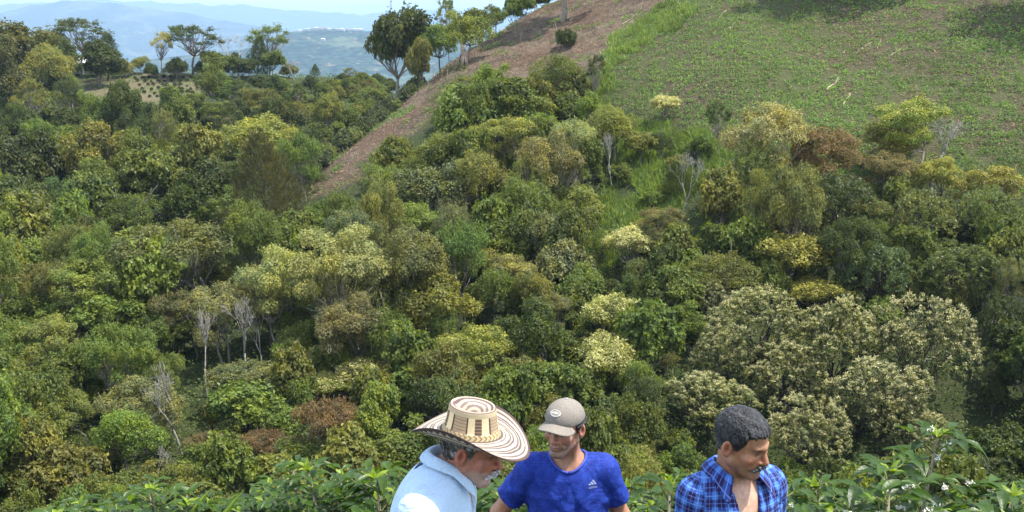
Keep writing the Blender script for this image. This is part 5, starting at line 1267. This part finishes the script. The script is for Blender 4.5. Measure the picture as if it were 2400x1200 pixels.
mb = MB(); mb.tube(pth+[0, 0, .0005], .0065, 8, (.020, .045, .30)); link('neckband', mb.mesh('neckband', LEATHER, True), man2)
hair(man2, E2, ([-.14, -.085, -.04, -.012, .008, .03, .05, .10], [-.055, -.050, -.040, -.012, .0, .03, .06, .07]), ((.008, .008, .010), (.05, .05, .055)), amp=.006, grow=.016, seed=8, top=([-.14, -.06, 0, .1], [.035, .03, .03, .02]))
# the cap
CAPM, nt = new_mat('cap_cloth'); oc = objco(nt); c = mixc(nt, ramp(nt, noise(nt, 220, 3, oc), [(.3, 0), (.7, 1)]), (.155, .135, .112), (.25, .222, .188)); finish(nt, principled(nt, c, .9, .15, noise(nt, 14, 3, oc), .4, .01))
capo = man2
def capf(P):
    Q = E2['hq'](P); a = .16; y, z = Q[:, 1]*math.cos(a)+Q[:, 2]*math.sin(a), -Q[:, 1]*math.sin(a)+Q[:, 2]*math.cos(a)
    d = ell(np.stack([Q[:, 0], y, z], -1), (0, -.004, .046), (.088, .109, .086)); seam = np.abs(np.sin(np.arctan2(Q[:, 0], y+.004)*3)); d = d+.0016*np.exp(-(seam/.06)**2)
    return smax(d, .038-.02*np.clip(y/.1, -1, 1)-z, .003)
V, Fc = surface(capf, E2['HC']-.15, E2['HC']+.18, .003); link('cap_crown', mesh_np('cap_crown', V, Fc, CAPM, True), man2)
def brimf(P):
    Q = E2['hq'](P); a = .16; x, y, z = Q[:, 0], Q[:, 1]*math.cos(a)+Q[:, 2]*math.sin(a), -Q[:, 1]*math.sin(a)+Q[:, 2]*math.cos(a)
    zc = .040-5.6*x*x-.26*(y-.085)+0*x; d = np.abs(z-zc)*.75-.0028
    fp = np.sqrt((x/.086)**2+((y-.066)/.102)**2)-1; return smax(smax(d, fp*.08, .002), .055-y, .002)
V, Fc = surface(brimf, E2['HC']+E2['HR']@np.array([0, .12, .02])-.13, E2['HC']+E2['HR']@np.array([0, .12, .02])+.13, .0026); link('cap_brim', mesh_np('cap_brim', V, Fc, CAPM, True), man2)
def cap_point(u, w, out=.0):   # a point on the front of the crown
    d = E2['HR']@unit(np.array([math.sin(u)*math.cos(w), math.cos(u)*math.cos(w), math.sin(w)])); o_ = E2['HC']+E2['HR']@np.array([0, 0, .045]); t = np.linspace(.04, .16, 240); P = o_+t[:, None]*d; v_ = capf(P); return P[np.argmax(v_ > 0)]+d*out
n_ = 40; ang = np.linspace(0, 2*np.pi, n_, endpoint=False); uc, wc = .05, .62
ring = lambda k, o_: np.array([cap_point(uc+.34*k*math.cos(t), wc+.17*k*math.sin(t), o_) for t in ang])
mb = MB(); A0, A1, A2, A3 = ring(1.0, .0), ring(1.0, .0035), ring(.86, .0035), ring(.84, .0022); cc = cap_point(uc, wc, .0022)[None]
V = np.concatenate([A0, A1, A2, A3, cc]); i = np.arange(n_); k = (i+1) % n_
mb.add(V, [np.concatenate([np.stack([i+n_*q, k+n_*q, k+n_*(q+1), i+n_*(q+1)], -1) for q in range(3)]), np.stack([i+3*n_, k+3*n_, np.full(n_, 4*n_)], -1)], np.concatenate([np.tile(c_, (n_, 1)) for c_ in ((.5, .47, .43), (.56, .53, .48), (.56, .53, .48), (.33, .30, .27))]+[np.array([[.33, .30, .27]])]))
for q in range(9):
    p = [cap_point(uc-.22+q*.05, wc-.045, .003), cap_point(uc-.205+q*.05, wc+.05*(1 if q % 2 else .6), .003), cap_point(uc-.19+q*.05, wc-.04, .003)]; mb.tube(p, .0011, 4, (.6, .57, .52))
link('cap_badge', mb.mesh('cap_badge', vcol_mat('badge_cloth', .8, .2, 90, .2, .2, .003)), man2)
mb = MB(); tp = E2['HC']+E2['HR']@np.array([0, -.026, .131]); V0 = []
mb.tube([tp-E2['HR']@np.array([0, 0, .004]), tp+E2['HR']@np.array([0, 0, .002]), tp+E2['HR']@np.array([0, 0, .004])], [.008, .007, .003], 12, (.33, .30, .27)); link('cap_button', mb.mesh('cap_button', LEATHER, True), man2)
# emblem on the chest: three slanted bars and a line of lettering
EM = vcol_mat('emblem_print', .5, .4, 40, .05, 0, .001); lx, lz = -.115, 1.335
def on_chest(a, b, out=.0030):
    x, z = lx-a, lz+b; y = np.linspace(.30, .0, 401); P = np.stack([np.full(401, x), y, np.full(401, z)], -1)
    d = smin(E2['torso_f'](P, .016), E2['shoulders_f'](P, .009), .05); d = smin(d, arms_dummy(P), .055)+folds(P, .009, 5)*np.clip((E2['neck0'][2]-.03-P[:, 2])/.12, .15, 1); return np.array([x, y[np.argmax(d < 0)]+out, z])
def arms_dummy(P):
    d = None
    for s in ('r', 'l'):
        sh, el_ = np.asarray(J2['sh'+s], float), np.asarray(J2['el'+s], float); q = smin(cap(P, sh, el_, .068, .0784), sph(P, sh, .062), .03); d = q if d is None else np.minimum(d, q)
    return d
mb = MB()
for k in range(3):
    x0 = -.017+k*.0125; hgt = [.009, .017, .025][k]; sl = .0095
    q = [(x0, 0), (x0+.0085, 0), (x0+.0085-sl*hgt/.025*.0, 0), ]
    quad = [(x0, 0.002), (x0+.009, 0.002), (x0+.009-.55*hgt, hgt), (x0-.55*hgt+.001, hgt-.004)]
    Pq = np.array([on_chest(a, b) for a, b in quad]); mb.add(np.concatenate([Pq, Pq-[0, .002, 0]]), np.array([[0, 1, 2, 3], [7, 6, 5, 4], [0, 4, 5, 1], [1, 5, 6, 2], [2, 6, 7, 3], [3, 7, 4, 0]]), (.25, .29, .46))
link('chest_emblem', mb.mesh('chest_emblem', EM), man2)
cu = bpy.data.curves.new('lettering', 'FONT'); cu.body = 'adidas'; cu.size = .0165; cu.extrude = .0006; cu.align_x = 'CENTER'; cu.materials.append(EM)
to = bpy.data.objects.new('tmp', cu); COL.objects.link(to); dg = bpy.context.evaluated_depsgraph_get(); tm = bpy.data.meshes.new_from_object(to.evaluated_get(dg)); bpy.data.objects.remove(to)
p0 = on_chest(0, -.011, .0035); pr_ = on_chest(.02, -.011, .0035); pl_ = on_chest(-.02, -.011, .0035); up_ = on_chest(0, .004, .0035)
co_ = np.zeros(len(tm.vertices)*3, np.float32); tm.vertices.foreach_get('co', co_); co_ = co_.reshape(-1, 3)
new = np.array([on_chest(a, b-.014, .0030)+np.array([0, c_, 0]) for a, b, c_ in co_]); tm.vertices.foreach_set('co', new.astype(np.float32).ravel())
ca_ = tm.attributes.new('col', 'FLOAT_COLOR', 'POINT'); ca_.data.foreach_set('color', np.tile([.2, .24, .42, 1], len(tm.vertices)).astype(np.float32)); tm.materials.clear(); tm.materials.append(EM)
link('chest_lettering', tm, man2)

# ---------- man in the straw hat
HC1 = (0, .225, 1.50); yaw1 = -math.pi/2-.22
J1 = dict(nc=.018, neck=(0, .12, 1.375), shr=(.180, .085, 1.315), shl=(-.180, .085, 1.315), elr=(.235, .06, 1.03), ell=(-.235, .06, 1.03), wrr=(.16, .30, .96), wrl=(-.16, .30, .96))
R1 = rotm(-.02, .28, 0)
man1, E1 = person('man in light blue shirt under the straw hat, seen from the side looking down', stand(1106, 1050, 3.8, yaw1, HC1), yaw1, 1, J1,
   dict(c=HC1, R=R1, fat=1.06, nose=1.25, nf=1.15), dict(w=1.05, d=1.15, belly=1.0, ly=.10),
   dict(base=(.40, .17, .11), red=(.46, .13, .085), lip=(.38, .15, .12), brow=(.30, .28, .26), stubble=(.40, .34, .30), chest=(.45, .22, .15)), None)
shirt(man1, E1, CH, None, 1.9, .84, .016, opening=lambda z: np.interp(z, [1.0, 1.17, 1.38], [-.02, .002, .045]), fold=.008, seed=9, neck_r=.073, neck_dz=-.05, neck_tilt=.25)
collar(man1, E1, CH, .55, .076, .028, .030, .032, .016, spread=.0)
hair(man1, E1, ([-.14, -.085, -.05, -.02, .012, .03, .05, .10], [-.085, -.080, -.06, -.02, -.045, .03, .06, .07]), ((.05, .048, .045), (.32, .31, .30)), amp=.005, grow=.012, top=([-.14, .1], [.045, .05]))
tuft(man1, E1, [((0, .116, -.052), (.020, .108, -.058), .0085, .0095), ((.020, .108, -.058), (.036, .088, -.074), .0095, .006)], 1, ((.28, .27, .26), (.62, .60, .58)), 'moustache')
# hat: lathe with curled sides and dipping front and back
HATM, nt = new_mat('woven_cane'); c = N(nt, 'ShaderNodeAttribute', attribute_name='col').outputs['Color']; wv = noise(nt, 420, 2, objco(nt)); finish(nt, principled(nt, mixc(nt, 1, c, ramp(nt, wv, [(.3, .82), (.7, 1.1)]), 'MULTIPLY'), .75, .25, wv, .4, .003))
CRE, DK, TN = np.array([.50, .425, .315]), np.array([.085, .055, .05]), np.array([.40, .26, .13])
nph = 720; ph = np.linspace(0, 2*np.pi, nph, endpoint=False)
def tri(x): return np.abs((x % 1)*2-1)
profs, cols_ = [], []
def ringpts(a, b, z): return np.stack([b*np.sin(ph), a*np.cos(ph), np.broadcast_to(z, ph.shape)], -1)
# top of the crown, from its middle outwards, then down the side, then the brim
for k in range(26):
    t = k/25; a, b = .003+.083*t, .002+.069*t; crease = -.030*np.exp(-((b*np.sin(ph))/.022)**2)*(1-t**3)-.012*(1-t**2); profs.append(ringpts(a, b, .098+.012*t*(1-.3*t)+crease))
    r_ = (t*4.3+.12*np.sin(ph)) % 1; c = np.where((r_ < .5)[:, None], CRE*.95, np.array([.22, .16, .14])); cols_.append(np.where((t > .82)*(t < .93)*np.ones(nph, bool)[:, None], DK*1.6, c))
for k in range(44):
    t = k/43; rr = min(1, k/3)*.002; z = .1065-.008*(k == 0)-.1045*t; a = .0875+.0035*min(1, k/3)+.016*t+.006*t**4; b = .0725+.0035*min(1, k/3)+.014*t+.006*t**4; pf = 1.0
    if t > .80: bd = .0035; a += bd; b += bd
    profs.append(ringpts(a, b, z)); u = (ph/(2*np.pi)*8+.45) % 1
    if t < .05: c = np.tile(DK*1.8, (nph, 1))
    elif t < .22: c = np.tile(CRE*np.array([1, .95, .8]), (nph, 1))
    elif t < .80:
        vv = (t-.22)/.58; c = np.tile(np.array([.68, .56, .33]), (nph, 1)); blk = (ph/(2*np.pi)*8+.45).astype(int) % 2
        zz = tri(vv*4+0*u); pat = np.where(np.abs(tri(u*7+vv*5)-.5) < .22, 1, 0); pat2 = np.where(tri(vv*5) > .62, 1, 0)
        m1 = (blk == 0)&(u > .10)&(u < .84); c = np.where(m1[:, None], np.where(((pat+pat2) > 0)[:, None], TN*.75, CRE*.9), c); m2 = (blk == 0)&(((u > .04)&(u < .12))|((u > .82)&(u < .93))); c = np.where(m2[:, None], DK, c)
        m3 = (blk == 1)&(u > .34)&(u < .70); c = np.where(m3[:, None], DK*1.3 if (vv*5 % 1) > .18 else TN, c)
    else:
        vv = (t-.80)/.20; c = np.where((np.abs(((ph/(2*np.pi)*34+ (vv if vv < .5 else 1-vv)*1.2) % 1)-.5) < .17)[:, None], TN*.5, CRE*np.array([1, .95, .72]))
    cols_.append(c)
def brim_xyz(t):
    ra = .1095+(.232-.1095)*t; rb = .0925+(.200-.0925)*t; cs, sn = np.cos(ph), np.sin(ph)
    z = .002-.010*t-np.where(cs > 0, .052, .036)*cs**2*t**1.6+np.where(sn > 0, .088, .045)*(sn**2)**1.3*t**2.6+.012*np.sin(ph*2+.6)*t**2+.006*np.sin(ph*3+1)*t**2
    return np.stack([rb*sn, ra*cs, z], -1)
def brim_col(t, under=False):
    r_ = t+.012*np.sin(ph*3)
    if t > .955: return np.tile(DK, (nph, 1))
    if t > .86 and under: return np.where(((t-.86)/.095 < tri(ph/(2*np.pi)*46))[:, None], CRE, DK)
    if t > .86: return np.tile(CRE*.9 if t < .915 else DK*1.6, (nph, 1))
    bands = [(.0, .13, .24), (.13, .17, .9), (.17, .22, .3), (.22, .31, 1), (.31, .375, .28), (.375, .41, .8), (.41, .47, .25), (.47, .56, 1), (.56, .62, .27), (.62, .65, .75), (.65, .72, .25), (.72, .80, 1), (.80, .87, .3)]
    c = np.tile(CRE, (nph, 1))
    for a, b, v in bands:
        m = (r_ >= a)&(r_ < b); c[m] = CRE*v if v > .5 else np.array([.125, .095, .090])*(v/.27)
    return c
for k in range(70): t = k/69; profs.append(brim_xyz(t)); cols_.append(brim_col(t))
nt_ = len(profs); e_ = brim_xyz(1.0)*[1.006, 1.006, 1]-[0, 0, .002]; profs.append(e_); cols_.append(np.tile(DK, (nph, 1)))
for k in range(45): t = 1-k/44; p = brim_xyz(t); p = p-[0, 0, .0045]; profs.append(p); cols_.append(brim_col(t, True))
def lathe(pr, co):
    V = np.concatenate(pr); n = len(pr); i, j = np.meshgrid(np.arange(n-1), np.arange(nph), indexing='ij'); k = (j+1) % nph
    return V, np.stack([i*nph+j, (i+1)*nph+j, (i+1)*nph+k, i*nph+k], -1).reshape(-1, 4), np.concatenate(co)
hatroot = empty('straw_hat', (0, 0, 0)); hw = E1['HC']+E1['HR']@np.array([0, -.014, .063])+np.array([0, -.006, .0])
pz = Matrix.Translation(man1.location) @ Matrix.Rotation(yaw1, 4, 'Z')
Rh = Matrix.Rotation(-.30, 4, 'Z') @ Matrix.Rotation(-.10, 4, 'X') @ Matrix.Rotation(.03, 4, 'Y')
hatroot.matrix_world = pz @ Matrix.Translation(Vector(hw)) @ Rh @ Matrix.Scale(.955, 4)
nc = 70
V, Fc, c = lathe(profs[:nc], cols_[:nc]); link('hat_crown', mesh_np('hat_crown', V, Fc, HATM, True, cols=c), hatroot)
V, Fc, c = lathe(profs[nc-1:], cols_[nc-1:]); link('hat_brim', mesh_np('hat_brim', V, Fc, HATM, True, cols=c), hatroot)
tag(hatroot, 'wide straw hat with cream and dark rings, worn by the man in light blue', 'hat')
